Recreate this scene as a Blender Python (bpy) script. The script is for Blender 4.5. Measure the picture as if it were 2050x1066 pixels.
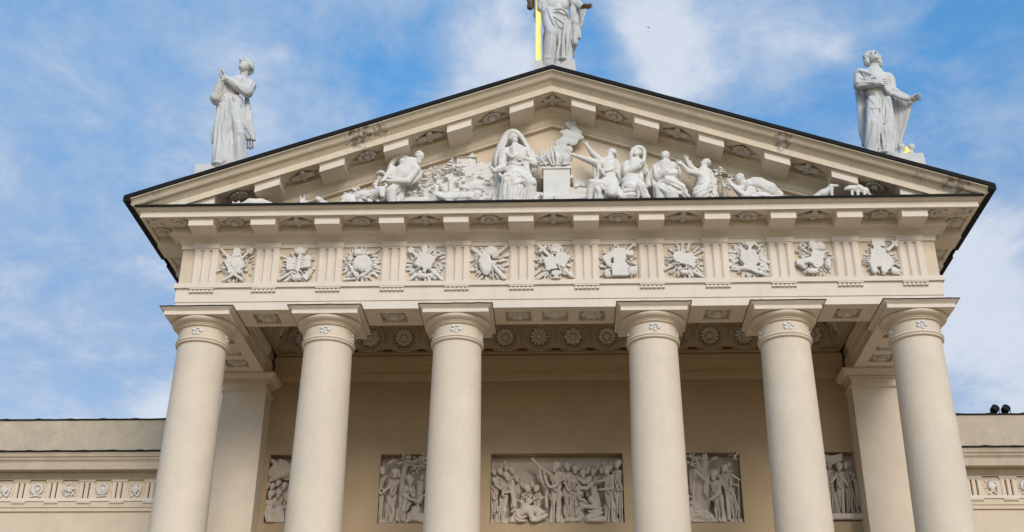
import bpy, bmesh, math
import numpy as np
from mathutils import Vector, Matrix
R_ = math.radians

# ------------------------------------------------------------------ camera
scene = bpy.context.scene
for o in list(bpy.data.objects): bpy.data.objects.remove(o)
camd = bpy.data.cameras.new('camera'); cam = bpy.data.objects.new('camera', camd)
scene.collection.objects.link(cam); scene.camera = cam
CAM_PITCH, CAM_ROLL, CAM_YAW, CAM_F = 0.4709, -0.0095, 0.0455, 2386.9 / 2050
camd.sensor_fit = 'HORIZONTAL'; camd.sensor_width = 36.0; camd.lens = 36.0 * CAM_F
camd.clip_start = 0.1; camd.clip_end = 3000
cam.location = (0.2338, -39.543, 1.7)
_m = Matrix.Rotation(CAM_YAW, 4, 'Z') @ Matrix.Rotation(CAM_PITCH, 4, 'X') @ Matrix.Rotation(CAM_ROLL, 4, 'Y') @ Matrix.Rotation(math.pi / 2, 4, 'X')
cam.rotation_euler = _m.to_euler()

# ------------------------------------------------------------------ sky
SUN_EL, SUN_AZ = R_(29), R_(18)          # azimuth measured from straight out of the facade, to the right
world = bpy.data.worlds.new('World'); scene.world = world; world.use_nodes = True
nt = world.node_tree; nt.nodes.clear()
def N(t, **kw):
    n = nt.nodes.new(t)
    for k, v in kw.items():
        if k in n.inputs: n.inputs[k].default_value = v
        else: setattr(n, k, v)
    return n
def L(a, b): nt.links.new(a, b)
def MATH(op, a, b=None, clamp=False):
    n = nt.nodes.new('ShaderNodeMath'); n.operation = op; n.use_clamp = clamp
    for i, v in enumerate((a, b)):
        if v is None: continue
        if isinstance(v, (int, float)): n.inputs[i].default_value = v
        else: L(v, n.inputs[i])
    return n.outputs[0]
out = N('ShaderNodeOutputWorld'); bg = N('ShaderNodeBackground'); bg.inputs['Strength'].default_value = 0.15
sky = N('ShaderNodeTexSky', sky_type='NISHITA', sun_disc=False, sun_elevation=SUN_EL, sun_rotation=math.pi - SUN_AZ,
        altitude=100.0, air_density=1.0, dust_density=1.2, ozone_density=2.2)
geo = N('ShaderNodeTexCoord')
sep = N('ShaderNodeSeparateXYZ'); L(geo.outputs['Generated'], sep.inputs[0])
zc = MATH('MAXIMUM', sep.outputs[2], 0.04)
zc = MATH('ADD', zc, 0.25)
cx_ = MATH('DIVIDE', sep.outputs[0], zc); cy_ = MATH('DIVIDE', sep.outputs[1], zc)
com = N('ShaderNodeCombineXYZ'); L(cx_, com.inputs[0]); L(cy_, com.inputs[1])
def noise(vec, scale, detail=6, rough=.55, off=(0, 0, 0), dist=0):
    mp = N('ShaderNodeMapping'); mp.inputs['Location'].default_value = off; L(vec, mp.inputs[0])
    n = N('ShaderNodeTexNoise'); n.inputs['Scale'].default_value = scale; n.inputs['Detail'].default_value = detail
    n.inputs['Roughness'].default_value = rough; n.inputs['Distortion'].default_value = dist
    L(mp.outputs[0], n.inputs[0]); return n.outputs[0]
def ramp(fac, lo, hi):
    n = N('ShaderNodeMapRange', interpolation_type='SMOOTHSTEP'); L(fac, n.inputs[0])
    n.inputs[1].default_value = lo; n.inputs[2].default_value = hi; return n.outputs[0]
_wn = N('ShaderNodeTexNoise'); _wn.inputs['Scale'].default_value = 9; _wn.inputs['Detail'].default_value = 6; L(geo.outputs['Generated'], _wn.inputs[0])
_ws = N('ShaderNodeVectorMath', operation='MULTIPLY_ADD'); L(_wn.outputs['Color'], _ws.inputs[0]); _ws.inputs[1].default_value = (.16, .16, .16); L(geo.outputs['Generated'], _ws.inputs[2])
_wo = N('ShaderNodeVectorMath', operation='SUBTRACT'); L(_ws.outputs[0], _wo.inputs[0]); _wo.inputs[1].default_value = (.08, .08, .08)
def blob(d, r):
    """soft bank of cloud round a compass direction"""
    v = Vector(d).normalized()
    n = N('ShaderNodeVectorMath', operation='DISTANCE'); L(_wo.outputs[0], n.inputs[0]); n.inputs[1].default_value = v
    return ramp(n.outputs['Value'], r, 0.0)
n1 = noise(com.outputs[0], 6.5, 14, .66, (3.1, 1.7, .4), .25)
n2 = noise(com.outputs[0], 1.6, 8, .55, (.3, 4.2, 0), .2)
dens = MATH('ADD', MATH('MULTIPLY', n1, .66), MATH('MULTIPLY', n2, .34))
CLOUD_BANKS = [((-0.065, 0.803, 0.592), 0.075, 0.22), ((-0.036, 0.785, 0.618), 0.040, 0.12), ((0.087, 0.784, 0.615), 0.085, 0.22), ((0.083, 0.811, 0.579), 0.065, 0.14),
               ((0.163, 0.785, 0.598), 0.070, 0.12), ((0.216, 0.782, 0.585), 0.040, 0.12), ((0.336, 0.860, 0.383), 0.190, 0.22), ((0.327, 0.834, 0.444), 0.110, 0.12),
               ((-0.36, 0.788, 0.47), 0.42, 0.16), ((-0.314, 0.892, 0.325), 0.065, 0.18), ((-0.243, 0.793, 0.559), 0.085, 0.07), ((-0.134, 0.792, 0.595), 0.075, -0.12),
               ((0.310, 0.758, 0.574), 0.12, -0.16), ((0.202, 0.814, 0.545), 0.060, -0.05), ((-0.189, 0.762, 0.619), 0.07, -0.10), ((0.02, 0.80, 0.60), 0.04, -0.10), ((-0.099, 0.838, 0.537), 0.06, 0.05)]
for d_, r_, w_ in CLOUD_BANKS:
    dens = MATH('ADD', dens, MATH('MULTIPLY', blob(d_, r_), w_))
tint = N('ShaderNodeMix', data_type='RGBA', blend_type='MULTIPLY'); tint.inputs['Factor'].default_value = 1; L(sky.outputs[0], tint.inputs['A'])
tm = N('ShaderNodeMix', data_type='RGBA'); L(ramp(sep.outputs[2], .34, .64), tm.inputs['Factor']); tm.inputs['A'].default_value = (.92, 1.02, 1.08, 1); tm.inputs['B'].default_value = (.80, 1.52, 1.75, 1)
L(tm.outputs['Result'], tint.inputs['B'])
veil = MATH('MULTIPLY', ramp(dens, .38, .62), .66)
puff = MATH('MULTIPLY', ramp(dens, .55, .80), .80)
mix1 = N('ShaderNodeMix', data_type='RGBA'); L(veil, mix1.inputs['Factor']); L(tint.outputs['Result'], mix1.inputs['A'])
mix1.inputs['B'].default_value = (2.75, 3.55, 4.75, 1)
mix2 = N('ShaderNodeMix', data_type='RGBA'); L(puff, mix2.inputs['Factor']); L(mix1.outputs['Result'], mix2.inputs['A'])
mix2.inputs['B'].default_value = (4.9, 5.2, 5.75, 1)
L(mix2.outputs['Result'], bg.inputs[0]); L(bg.outputs[0], out.inputs[0])

# ------------------------------------------------------------------ sun (high thin cloud: soft)
sd = bpy.data.lights.new('sun', 'SUN'); sd.energy = 2.15; sd.angle = R_(24); sd.color = (1, .855, .735)
sun = bpy.data.objects.new('sun', sd); scene.collection.objects.link(sun)
_d = Vector((math.sin(SUN_AZ) * math.cos(SUN_EL), -math.cos(SUN_AZ) * math.cos(SUN_EL), math.sin(SUN_EL)))
sun.rotation_euler = _d.to_track_quat('Z', 'Y').to_euler(); sun.location = _d * 200

scene.view_settings.view_transform = 'Standard'; scene.view_settings.look = 'None'
scene.view_settings.gamma = 1.0; scene.view_settings.exposure = 0.0
scene.render.engine = 'CYCLES'
scene.cycles.max_bounces = 8; scene.cycles.diffuse_bounces = 6

# ------------------------------------------------------------------ materials
def mat(name, col, rough=.85, var=.10, vs=.8, fine=.05, streak=0.0, streak_col=(.30, .25, .19), bump=.10, peel=(), metallic=0.0, flakes=0.0):
    m = bpy.data.materials.new(name); m.use_nodes = True
    t = m.node_tree; t.nodes.clear()
    def n_(ty): return t.nodes.new(ty)
    def lk(a, b): t.links.new(a, b)
    o = n_('ShaderNodeOutputMaterial'); p = n_('ShaderNodeBsdfPrincipled'); lk(p.outputs[0], o.inputs[0])
    p.inputs['Roughness'].default_value = rough; p.inputs['Metallic'].default_value = metallic
    p.inputs['Specular IOR Level'].default_value = .25
    g = n_('ShaderNodeNewGeometry')
    def ns(scale, detail=5, sz=(1, 1, 1), rough_=.55, off=(0, 0, 0)):
        mp = n_('ShaderNodeMapping'); mp.inputs['Scale'].default_value = sz; mp.inputs['Location'].default_value = off; lk(g.outputs['Position'], mp.inputs[0])
        q = n_('ShaderNodeTexNoise'); q.inputs['Scale'].default_value = scale; q.inputs['Detail'].default_value = detail; q.inputs['Roughness'].default_value = rough_
        lk(mp.outputs[0], q.inputs[0]); return q.outputs[0]
    def rng(f, a, b, c=0., d=1.):
        q = n_('ShaderNodeMapRange'); lk(f, q.inputs[0])
        for i, v in enumerate((a, b, c, d)): q.inputs[i + 1].default_value = v
        return q.outputs[0]
    def mixc(f, a, b):
        q = n_('ShaderNodeMix'); q.data_type = 'RGBA'
        if isinstance(f, float): q.inputs['Factor'].default_value = f
        else: lk(f, q.inputs['Factor'])
        for k, v in (('A', a), ('B', b)):
            if isinstance(v, tuple): q.inputs[k].default_value = (*v, 1)
            else: lk(v, q.inputs[k])
        return q.outputs['Result']
    def mul(a, b):
        q = n_('ShaderNodeMath'); q.operation = 'MULTIPLY'; lk(a, q.inputs[0])
        if isinstance(b, float): q.inputs[1].default_value = b
        else: lk(b, q.inputs[1])
        return q.outputs[0]
    lo = tuple(c * (1 - var) for c in col); hi = tuple(min(1, c * (1 + var * .6)) for c in col)
    c = mixc(rng(ns(vs), .3, .7), lo, hi)
    lo2 = tuple(1 - fine for _ in col)
    q = n_('ShaderNodeMix'); q.data_type = 'RGBA'; q.blend_type = 'MULTIPLY'; q.inputs['Factor'].default_value = 1
    lk(c, q.inputs['A']); lk(mixc(rng(ns(7, 4), .35, .65), lo2, (1., 1., 1.)), q.inputs['B']); c = q.outputs['Result']
    if streak:
        f = mul(rng(ns(2.2, 6, (1, 1, .16), .6), .48, .72), streak); c = mixc(f, c, streak_col)
    hgt = ns(45, 4)
    if flakes:
        f = mul(rng(ns(3.2, 8, (.6, 1, 1.5), .62), .60, .63), rng(ns(.35, 2, off=(3, 0, 1)), .47, .60)); f = mul(f, flakes)
        c = mixc(f, c, (.70, .68, .65))
    for (pos, rad, pc) in peel:
        s = n_('ShaderNodeVectorMath'); s.operation = 'DISTANCE'; lk(g.outputs['Position'], s.inputs[0]); s.inputs[1].default_value = pos
        near = rng(s.outputs['Value'], rad, rad * .25)
        a = n_('ShaderNodeMath'); a.operation = 'ADD'; lk(ns(3.6, 9, (1, 1, 1.6), .68), a.inputs[0]); lk(rng(near, 0, 1, -.45, .26), a.inputs[1])
        f = rng(a.outputs[0], .50, .56)
        c = mixc(f, c, mixc(rng(ns(6, 6), .38, .62), pc, (.66, .62, .56)))
    lk(c, p.inputs['Base Color'])
    b = n_('ShaderNodeBump'); b.inputs['Strength'].default_value = bump; b.inputs['Distance'].default_value = .012
    lk(hgt, b.inputs['Height']); lk(b.outputs[0], p.inputs['Normal'])
    return m
CREAM = mat('cream_stucco', (.695, .595, .475), var=.06, fine=.04, streak=.16, streak_col=(.50, .42, .32))
TRIM = mat('pale_stucco', (.735, .65, .555), var=.05, fine=.03, streak=.08)
OCHRE = mat('ochre_stucco', (.655, .55, .42), var=.06, fine=.04, streak=.10)
WINGM = mat('weathered_stucco', (.53, .45, .345), var=.12, vs=1.6, fine=.08, streak=.35, streak_col=(.36, .31, .25))
DEEP = mat('portico_stucco', (.43, .325, .205), var=.06, fine=.04, streak=.06)  # base colour lowered to put portico shade into the walls against incoming sun
RAKEM = mat('peeling_stucco', (.68, .59, .46), var=.07, fine=.05, streak=.12, flakes=.9,
            peel=(((-7.4, -1.6, 26.65), .95, (.22, .15, .08)), ((-6.6, -1.6, 26.9), .6, (.30, .20, .10)), ((8.6, -1.5, 26.2), .75, (.28, .21, .13)),
                  ((14.6, -1.7, 24.15), 1.0, (.26, .17, .09)), ((13.4, -1.6, 24.5), .5, (.40, .34, .28)), ((-14.9, -1.75, 24.2), .5, (.45, .40, .34))))
MOULD = mat('moulding_stucco', (.58, .46, .31), var=.05, fine=.04, streak=.06)
STONE = mat('grey_white_stone', (.60, .60, .59), var=.10, vs=1.5, fine=.07, streak=.20, streak_col=(.42, .42, .41))
PLASTER = mat('white_plaster', (.71, .685, .645), var=.07, vs=2.0, fine=.06, streak=.12, streak_col=(.52, .48, .42))
RELIEF = mat('relief_plaster', (.70, .67, .63), var=.06, vs=2.0, fine=.06)
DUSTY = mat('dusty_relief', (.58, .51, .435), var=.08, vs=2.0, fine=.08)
BLACK = mat('dark_sheet_metal', (.010, .0095, .0095), rough=.8, var=.3, fine=.2, bump=.1)
GOLD = mat('gilded_metal', (.97, .80, .27), rough=.45, var=.03, fine=.02, bump=.05, metallic=.15)
UMBER = mat('dark_brown', (.16, .13, .10), var=.3, vs=4, fine=.2)  # even dark brown for the sleeve, the bird and the coffer gap plates
BRONZE = mat('weathered_bronze', (.30, .19, .09), rough=.6, var=.3, vs=6, fine=.2)
PAVE = mat('paving', (.34, .225, .105), var=.12, vs=.3, fine=.1)
LENS = mat('lamp_glass', (.25, .26, .27), rough=.15, var=.05)

# ------------------------------------------------------------------ mesh helpers
COL = scene.collection
def finish(me, smooth=None):
    if smooth is not None:
        bm = bmesh.new(); bm.from_mesh(me)
        for f in bm.faces: f.smooth = True
        for e in bm.edges:
            if len(e.link_faces) == 2 and e.calc_face_angle(0) > R_(smooth): e.smooth = False
        bm.to_mesh(me); bm.free()
    return me
def obj(name, src, m, parent=None, loc=(0, 0, 0), rot=None, smooth=None, scale=None):
    if isinstance(src, bmesh.types.BMesh):
        bmesh.ops.recalc_face_normals(src, faces=src.faces[:])
        me = bpy.data.meshes.new(name); src.to_mesh(me); src.free(); finish(me, smooth)
    else: me = src
    if not me.materials: me.materials.append(m)
    o = bpy.data.objects.new(name, me); COL.objects.link(o); o.parent = parent
    o.location = loc
    if rot is not None: o.rotation_euler = rot
    if scale is not None: o.scale = scale
    return o
def empty(name, loc, label, cat, group=None):
    o = bpy.data.objects.new(name, None); COL.objects.link(o); o.location = loc; o.empty_display_size = .3
    o['label'] = label; o['category'] = cat
    if group: o['group'] = group
    return o
def tag(o, label, cat=None, group=None, kind=None):
    o['label'] = label
    if cat: o['category'] = cat
    if group: o['group'] = group
    if kind: o['kind'] = kind
    return o
def box(bm, x0, x1, y0, y1, z0, z1):
    v = [bm.verts.new(p) for p in ((x0, y0, z0), (x1, y0, z0), (x1, y1, z0), (x0, y1, z0), (x0, y0, z1), (x1, y0, z1), (x1, y1, z1), (x0, y1, z1))]
    for f in ((0, 3, 2, 1), (4, 5, 6, 7), (0, 1, 5, 4), (1, 2, 6, 5), (2, 3, 7, 6), (3, 0, 4, 7)): bm.faces.new([v[i] for i in f])
def B(*bs):
    bm = bmesh.new()
    for b in bs: box(bm, *b)
    return bm
def loft(bm, rings, closed=True, caps=True):
    vr = [[bm.verts.new(p) for p in r] for r in rings]
    n = len(vr[0])
    for a, b in zip(vr, vr[1:]):
        for i in range(n if closed else n - 1):
            j = (i + 1) % n; bm.faces.new((a[i], a[j], b[j], b[i]))
    if caps and closed:
        bm.faces.new(vr[0][::-1]); bm.faces.new(vr[-1])
    return vr
def lathe(bm, prof, seg=48, cx=0, cy=0, cap=True):
    rings = []
    for r, z in prof: rings.append([(cx + r * math.cos(2 * math.pi * i / seg), cy + r * math.sin(2 * math.pi * i / seg), z) for i in range(seg)])
    loft(bm, rings, True, cap)
def ico(bm, c, r, sub=1, M=None):
    res = bmesh.ops.create_icosphere(bm, subdivisions=sub, radius=1)
    S = Matrix.Diagonal((*r, 1)) if not isinstance(r, (int, float)) else Matrix.Diagonal((r, r, r, 1))
    T = Matrix.Translation(c) @ (M.to_4x4() if M is not None else Matrix()) @ S
    bmesh.ops.transform(bm, matrix=T, verts=res['verts'])
# ================================================================== the cathedral
P = 2.4                                   # triglyph spacing
HA = 14.07                                # half width of the architrave
AX = [-13.13, -3.5 * P, -1.5 * P, 1.5 * P, 3.5 * P, 13.13]   # column axes
CY = .924
ZS = 20.15                                # underside of the architrave
SL = .352                                 # slope of the pediment
YW = 7.40                                 # rear wall of the portico
BACK = 46.0
cathedral = empty('cathedral', (0, 0, 0), 'cream stucco cathedral with six plain columns under a sculpted triangular pediment', 'cathedral')
rnd = np.random.RandomState(11)

ground = obj('ground', B((-600, 600, -600, 600, -.5, 0)), PAVE); ground['kind'] = 'structure'

# ---- stylobate and floor
bm = bmesh.new()
for i in range(6): box(bm, -15.6 + .35 * i - .0, 15.6 - .35 * i, -2.6 + .35 * i, 9 - .01 * i, .16 * i + (.0 if i == 0 else .001), .16 * (i + 1))
obj('steps', bm, STONE, cathedral)

# ---- columns
def col_profile():
    z0, z1 = .961, 18.93
    pr = [(1.22, z0), (1.22, z0 + .18), (1.16, z0 + .3), (1.07, z0 + .36)]
    for i in range(25):
        t = i / 24; r = 1.055 - .169 * t ** 1.25 + .018 * math.sin(math.pi * t)
        pr.append((r, z0 + .4 + (z1 - z0 - .4) * t))
    return pr
def mesh_of(bm, name, smooth=None):
    bmesh.ops.recalc_face_normals(bm, faces=bm.faces[:])
    me = bpy.data.meshes.new(name); bm.to_mesh(me); bm.free(); finish(me, smooth); return me
bm = bmesh.new(); lathe(bm, col_profile(), 72); shaft_me = mesh_of(bm, 'column_shaft', 40); shaft_me.materials.append(CREAM)
def ring(prof, seg=72, name='ring', sm=30, m=TRIM):
    bm = bmesh.new(); lathe(bm, prof, seg); me = mesh_of(bm, name, sm); me.materials.append(m); return me
astr_me = ring([(.89, 18.925), (.935, 18.93), (.965, 18.955), (.97, 18.985), (.955, 19.01), (.94, 19.02), (.975, 19.04), (.985, 19.07), (.975, 19.10), (.94, 19.125), (.89, 19.13)], name='astragal', m=CREAM)
neck_me = ring([(.885, 19.1305), (.90, 19.2), (.905, 19.5), (.905, 19.545)], name='necking', m=CREAM)
ech_me = ring([(.905, 19.5455), (.95, 19.55), (.985, 19.565), (.99, 19.585), (.965, 19.60), (.955, 19.61), (1.0, 19.625), (1.01, 19.645), (.99, 19.665), (1.03, 19.68),
               (1.10, 19.705), (1.155, 19.74), (1.185, 19.78), (1.19, 19.82), (1.17, 19.855), (1.14, 19.869)], name='echinus', m=CREAM)
def sq_prof(prof):
    bm = bmesh.new(); loft(bm, [[(-h, -h, z), (h, -h, z), (h, h, z), (-h, h, z)] for h, z in prof]); return bm
ab_me = mesh_of(sq_prof([(1.205, 19.87), (1.205, 20.02), (1.225, 20.022), (1.225, 20.04), (1.24, 20.042), (1.265, 20.07), (1.285, 20.075), (1.285, 20.09), (1.30, 20.092), (1.335, 20.125), (1.345, 20.128), (1.345, 20.1455)]), 'abacus', 25); ab_me.materials.append(TRIM)
def flashing_sheet(x0, x1, y0, y1, z, drop, seed, seg=14, lip=.05):
    """thin sheet-metal cover with a slightly wavy front edge"""
    r = np.random.RandomState(seed); bm = bmesh.new()
    for (ax, a0, a1, fix, s) in (('x', x0, x1, y0, -1), ('x', x0, x1, y1, 1), ('y', y0, y1, x0, -1), ('y', y0, y1, x1, 1)):
        rings = []
        for i in range(seg + 1):
            c = a0 + (a1 - a0) * i / seg; w = r.uniform(-.006, .009)
            f0, f1 = (fix - s * .16, fix + s * (.012 + abs(w)))
            zz = z + w
            pts = [(f0, z), (f1, zz - drop), (f1, zz + .018), (f0, z + .022)]
            rings.append([((c, f, q) if ax == 'x' else (f, c, q)) for f, q in pts])
        loft(bm, rings)
    return bm
# small flower on the column necking
def petal_flower(n, R, r0, pr, lift, cent, tilt=.25, rows=1, name='rosette', lobes=False, thick=.5):
    """rosette lying in the XY plane, facing -Z"""
    bm = bmesh.new()
    for row in range(rows):
        RR = R * (1 - .38 * row); nn = n; ph = (.5 if row % 2 else 0) * 2 * math.pi / nn
        for i in range(nn):
            a = 2 * math.pi * i / nn + ph
            mid = (RR + r0) / 2; L_ = (RR - r0) / 2
            M = Matrix.Rotation(a, 3, 'Z') @ Matrix.Rotation(tilt, 3, 'Y')
            wdt = pr * RR * (1 if row == 0 else .9)
            ico(bm, Matrix.Rotation(a, 3, 'Z') @ Vector((mid, 0, -lift * (1 + row * .8))), (L_, wdt, wdt * thick), 1, M)
            if lobes:
                for s in (-1, 1):
                    ico(bm, Matrix.Rotation(a + s * .16, 3, 'Z') @ Vector((mid * 1.12, 0, -lift * (1 + row * .8))), (L_ * .5, wdt * .7, wdt * thick * .9), 1, M)
    ico(bm, (0, 0, -lift * 1.5), (cent, cent, cent * .7), 2)
    for i in range(7):
        a = i * 2 * math.pi / 7; ico(bm, (cent * .62 * math.cos(a), cent * .62 * math.sin(a), -lift * 1.5 - cent * .5), cent * .28, 1)
    me = mesh_of(bm, name, 60); me.materials.append(RELIEF); return me
def leaf_cross(R, name='leaf_rosette'):
    """four pointed acanthus leaves laid crosswise in the XY plane, facing -Z"""
    bm = bmesh.new()
    for k in range(4):
        a = k * math.pi / 2; RR = R * (1.0 if k % 2 == 0 else .84)
        Q = Matrix.Rotation(a, 3, 'Z')
        ico(bm, Q @ Vector((RR * .5, 0, -.03)), (RR * .52, RR * .26, .07), 2, Q)
        ico(bm, Q @ Vector((RR * .5, 0, -.10)), (RR * .45, RR * .04, .03), 1, Q)
        for s in (-1, 1):
            for t in (.28, .5, .68):
                ico(bm, Q @ Vector((RR * t, s * RR * .24 * (1.2 - t * .9), -.05)), (RR * .17, RR * .09, .05), 1, Q @ Matrix.Rotation(s * .6, 3, 'Z'))
    ico(bm, (0, 0, -.06), (R * .13, R * .13, .06), 2)
    me = mesh_of(bm, name, 60); me.materials.append(RELIEF); return me
small_me = petal_flower(5, .215, .03, .42, .03, .075, .2, 1, 'necking_flower', True, .45); small_me.materials.clear(); small_me.materials.append(PLASTER)
daisy_me = petal_flower(16, .34, .10, .16, .03, .12, .2, 1, 'daisy_rosette', False, .7)
rose_me = petal_flower(9, .34, .08, .30, .03, .10, .25, 1, 'rose_rosette', True, .6)
whirl_me = petal_flower(12, .33, .06, .22, .03, .08, .5, 2, 'whirl_rosette', False, .6)
leaf_me = leaf_cross(.42)
big_me = petal_flower(9, .47, .15, .26, .05, .21, .35, 2, 'coffer_flower', True, .6)
bigd_me = petal_flower(16, .47, .17, .15, .05, .21, .35, 1, 'coffer_daisy', False, .8)
for i, x in enumerate(AX):
    c = obj('column', shaft_me, CREAM, cathedral, (x, CY, 0), rot=(0, 0, i * .7))
    c.rotation_euler = (0, 0, 0)
    obj('astragal', astr_me, CREAM, c); obj('necking', neck_me, CREAM, c); obj('echinus', ech_me, CREAM, c); obj('abacus', ab_me, TRIM, c)
    obj('abacus_flashing', flashing_sheet(-1.352, 1.352, -1.352, -1.352 + 2.704, 20.147, .012, 40 + i), BLACK, c)
    for k in range(8):
        a = -math.pi / 2 + k * math.pi / 4 + .01
        if k % 2 == 0:
            obj('rosette', small_me, PLASTER, c, (.925 * math.cos(a), .925 * math.sin(a), 19.34), rot=(math.pi / 2, rnd.uniform(-.2, .2), a + math.pi / 2), scale=(1.15, 1.0, 1.7))

# ---- architrave ring with recessed soffit panels
YI, XI = 1.52, 12.10
front_c = [(-1.34, .82), (0.02, .82), (1.38, .82), (-6.0, .82), (6.0, .82), (-10.77, .82), (10.77, .82)]
def soffit_strip(bm, x0, x1, y0, y1, holes, z0, z1):
    """slab between z0 and z1 with rectangular recesses, holes given as (x0,x1,y0,y1)"""
    xs = sorted({x0, x1, *[h[0] for h in holes], *[h[1] for h in holes]}); ys = sorted({y0, y1, *[h[2] for h in holes], *[h[3] for h in holes]})
    for a, b in zip(xs, xs[1:]):
        for c, d in zip(ys, ys[1:]):
            mx, my = (a + b) / 2, (c + d) / 2
            if any(h[0] < mx < h[1] and h[2] < my < h[3] for h in holes): continue
            box(bm, a, b, c, d, z0, z1)
bm = bmesh.new()
hw, hd = .48, .43
soffit_strip(bm, -HA, HA, 0, YI, [(cx - hw, cx + hw, cy - hd, cy + hd) for cx, cy in front_c], ZS, ZS + .20)
box(bm, -HA, HA, 0, YI, ZS + .20, 20.478)
box(bm, -HA - .035, HA + .035, -.035, YI, 20.478, 21.03)
side_c = [(13.02, 2.72), (13.02, 3.95), (13.02, 5.16)]
for s in (-1, 1):
    xs = sorted((s * XI, s * HA))
    soffit_strip(bm, xs[0], xs[1], YI, BACK - .5, [(s * cx - .46, s * cx + .46, cy - .41, cy + .41) for cx, cy in side_c], ZS, ZS + .20)
    box(bm, xs[0], xs[1], YI, BACK - .5, ZS + .20, 20.478)
    xa = sorted((s * (XI + .0), s * (HA + .035))); box(bm, xa[0], xa[1], YI, BACK - .5, 20.478, 21.03)
    # inner face mouldings of the side beams
    for (p0, za, zb) in ((.05, 20.55, 20.95), (.12, 20.95, 21.10), (.17, 21.10, 21.30)):
        xb = sorted((s * (XI - p0), s * (XI + .001))); box(bm, xb[0], xb[1], YI + .002, 6.2, za, zb)
arch = obj('architrave', bm, TRIM, cathedral)
for (p0, za, zb) in ((.05, 20.55, 20.95), (.12, 20.95, 21.10), (.17, 21.10, 21.30)):
    pass
for k, (cx, cy) in enumerate(front_c):
    if k == 1:
        bm = bmesh.new(); lathe(bm, [(.05, -.13), (.18, -.12), (.20, -.09), (.40, -.10), (.44, -.08), (.45, 0)], 40)
        o = obj('soffit_boss', bm, RELIEF, arch, (cx, cy, ZS + .21), smooth=40)
    else:
        o = obj('soffit_rosette', bigd_me if k in (4, 3) else big_me, RELIEF, arch, (cx, cy, ZS + .15), rot=(0, 0, .3 * k), scale=(.95, .86, 1))
for s in (-1, 1):
    for k, (cx, cy) in enumerate(side_c):
        if k == 1:
            bm = bmesh.new(); lathe(bm, [(.05, -.13), (.18, -.11), (.36, -.10), (.40, -.13), (.44, -.10), (.45, 0)], 40)
            obj('soffit_boss', bm, RELIEF, arch, (s * cx, cy, ZS + .21), smooth=40)
        else: obj('soffit_rosette', bigd_me if k else big_me, RELIEF, arch, (s * cx, cy, ZS + .15), rot=(0, 0, .4 * k), scale=(.9, .82, 1))
# taenia, regulae with drops
obj('taenia', B((-HA - .12, HA + .12, -.125, .4, 21.03, 21.215), (-HA - .12, -HA + .3, .4, BACK - .6, 21.03, 21.215), (HA - .3, HA + .12, .4, BACK - .6, 21.03, 21.215)), TRIM, cathedral)
TX = [(i - 5.5) * P for i in range(12)]; TX[0], TX[-1] = -13.14, 13.14
bm = bmesh.new(); box(bm, -.465, .465, -.11, -.036, 20.98, 21.029)
for k in range(6):
    x = -.465 + .155 * (k + .5)
    loft(bm, [[(x - .064, -.125, 20.85), (x + .064, -.125, 20.85), (x + .064, -.037, 20.85), (x - .064, -.037, 20.85)], [(x - .06, -.125, 20.885), (x + .06, -.125, 20.885), (x + .06, -.037, 20.885), (x - .06, -.037, 20.885)], [(x - .022, -.06, 20.979), (x + .022, -.06, 20.979), (x + .022, -.037, 20.979), (x - .022, -.037, 20.979)]])
reg_me = mesh_of(bm, 'regula'); reg_me.materials.append(TRIM)
for x in TX: obj('regula', reg_me, TRIM, arch, (x, 0, 0))

# ---- frieze
frieze = obj('frieze', B((-HA, HA, 0, 1.5, 21.215, 22.87), (-HA, -XI, 1.5, BACK - .6, 21.215, 22.87), (XI, HA, 1.5, BACK - .6, 21.215, 22.87)), OCHRE, cathedral)
def triglyph(w, z0, z1, dp, cap_w, cap_z):
    h = w / 2; g = w / 12                      # groove half width unit
    pts = [(-h, 0.), (-h, -dp + g * .8), (-h + g, -dp)]
    for k in range(2):
        c = -h + w / 3 * (k + 1)
        pts += [(c - g, -dp), (c, -dp + g * 1.25), (c + g, -dp)]
    pts += [(h - g, -dp), (h, -dp + g * .8), (h, 0.)]
    bm = bmesh.new(); loft(bm, [[(x, y, z0) for x, y in pts], [(x, y, z1 - .055) for x, y in pts]])
    box(bm, -h - .001, h + .001, -dp - .001, 0, z1 - .055, z1)
    if cap_z: box(bm, -cap_w, cap_w, -dp - .035, 0, z1, cap_z)
    return bm
tri_me = mesh_of(triglyph(.95, 21.2155, 22.675, .11, .50, 22.869), 'triglyph'); tri_me.materials.append(TRIM)
for x in TX: obj('triglyph', tri_me, TRIM, frieze, (x, 0, 0))
bm = bmesh.new()
for a, b in zip(TX, TX[1:]): box(bm, a + .503, b - .503, -.06, 0, 22.69, 22.867)
for s in (-1, 1):
    box(bm, *(sorted((s * 13.645, s * (HA + .05)))), -.062, 0, 22.69, 22.866)
    box(bm, *(sorted((s * (HA + .001), s * (HA + .05)))), 0.001, 30, 22.69, 22.866)
obj('frieze_band', bm, TRIM, frieze)
TYS = [.94 + 2.4 * k for k in range(4)]
for s in (-1, 1):
    for y in TYS: obj('triglyph', tri_me, TRIM, frieze, (s * HA, y, 0), rot=(0, 0, s * math.pi / 2))

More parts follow.
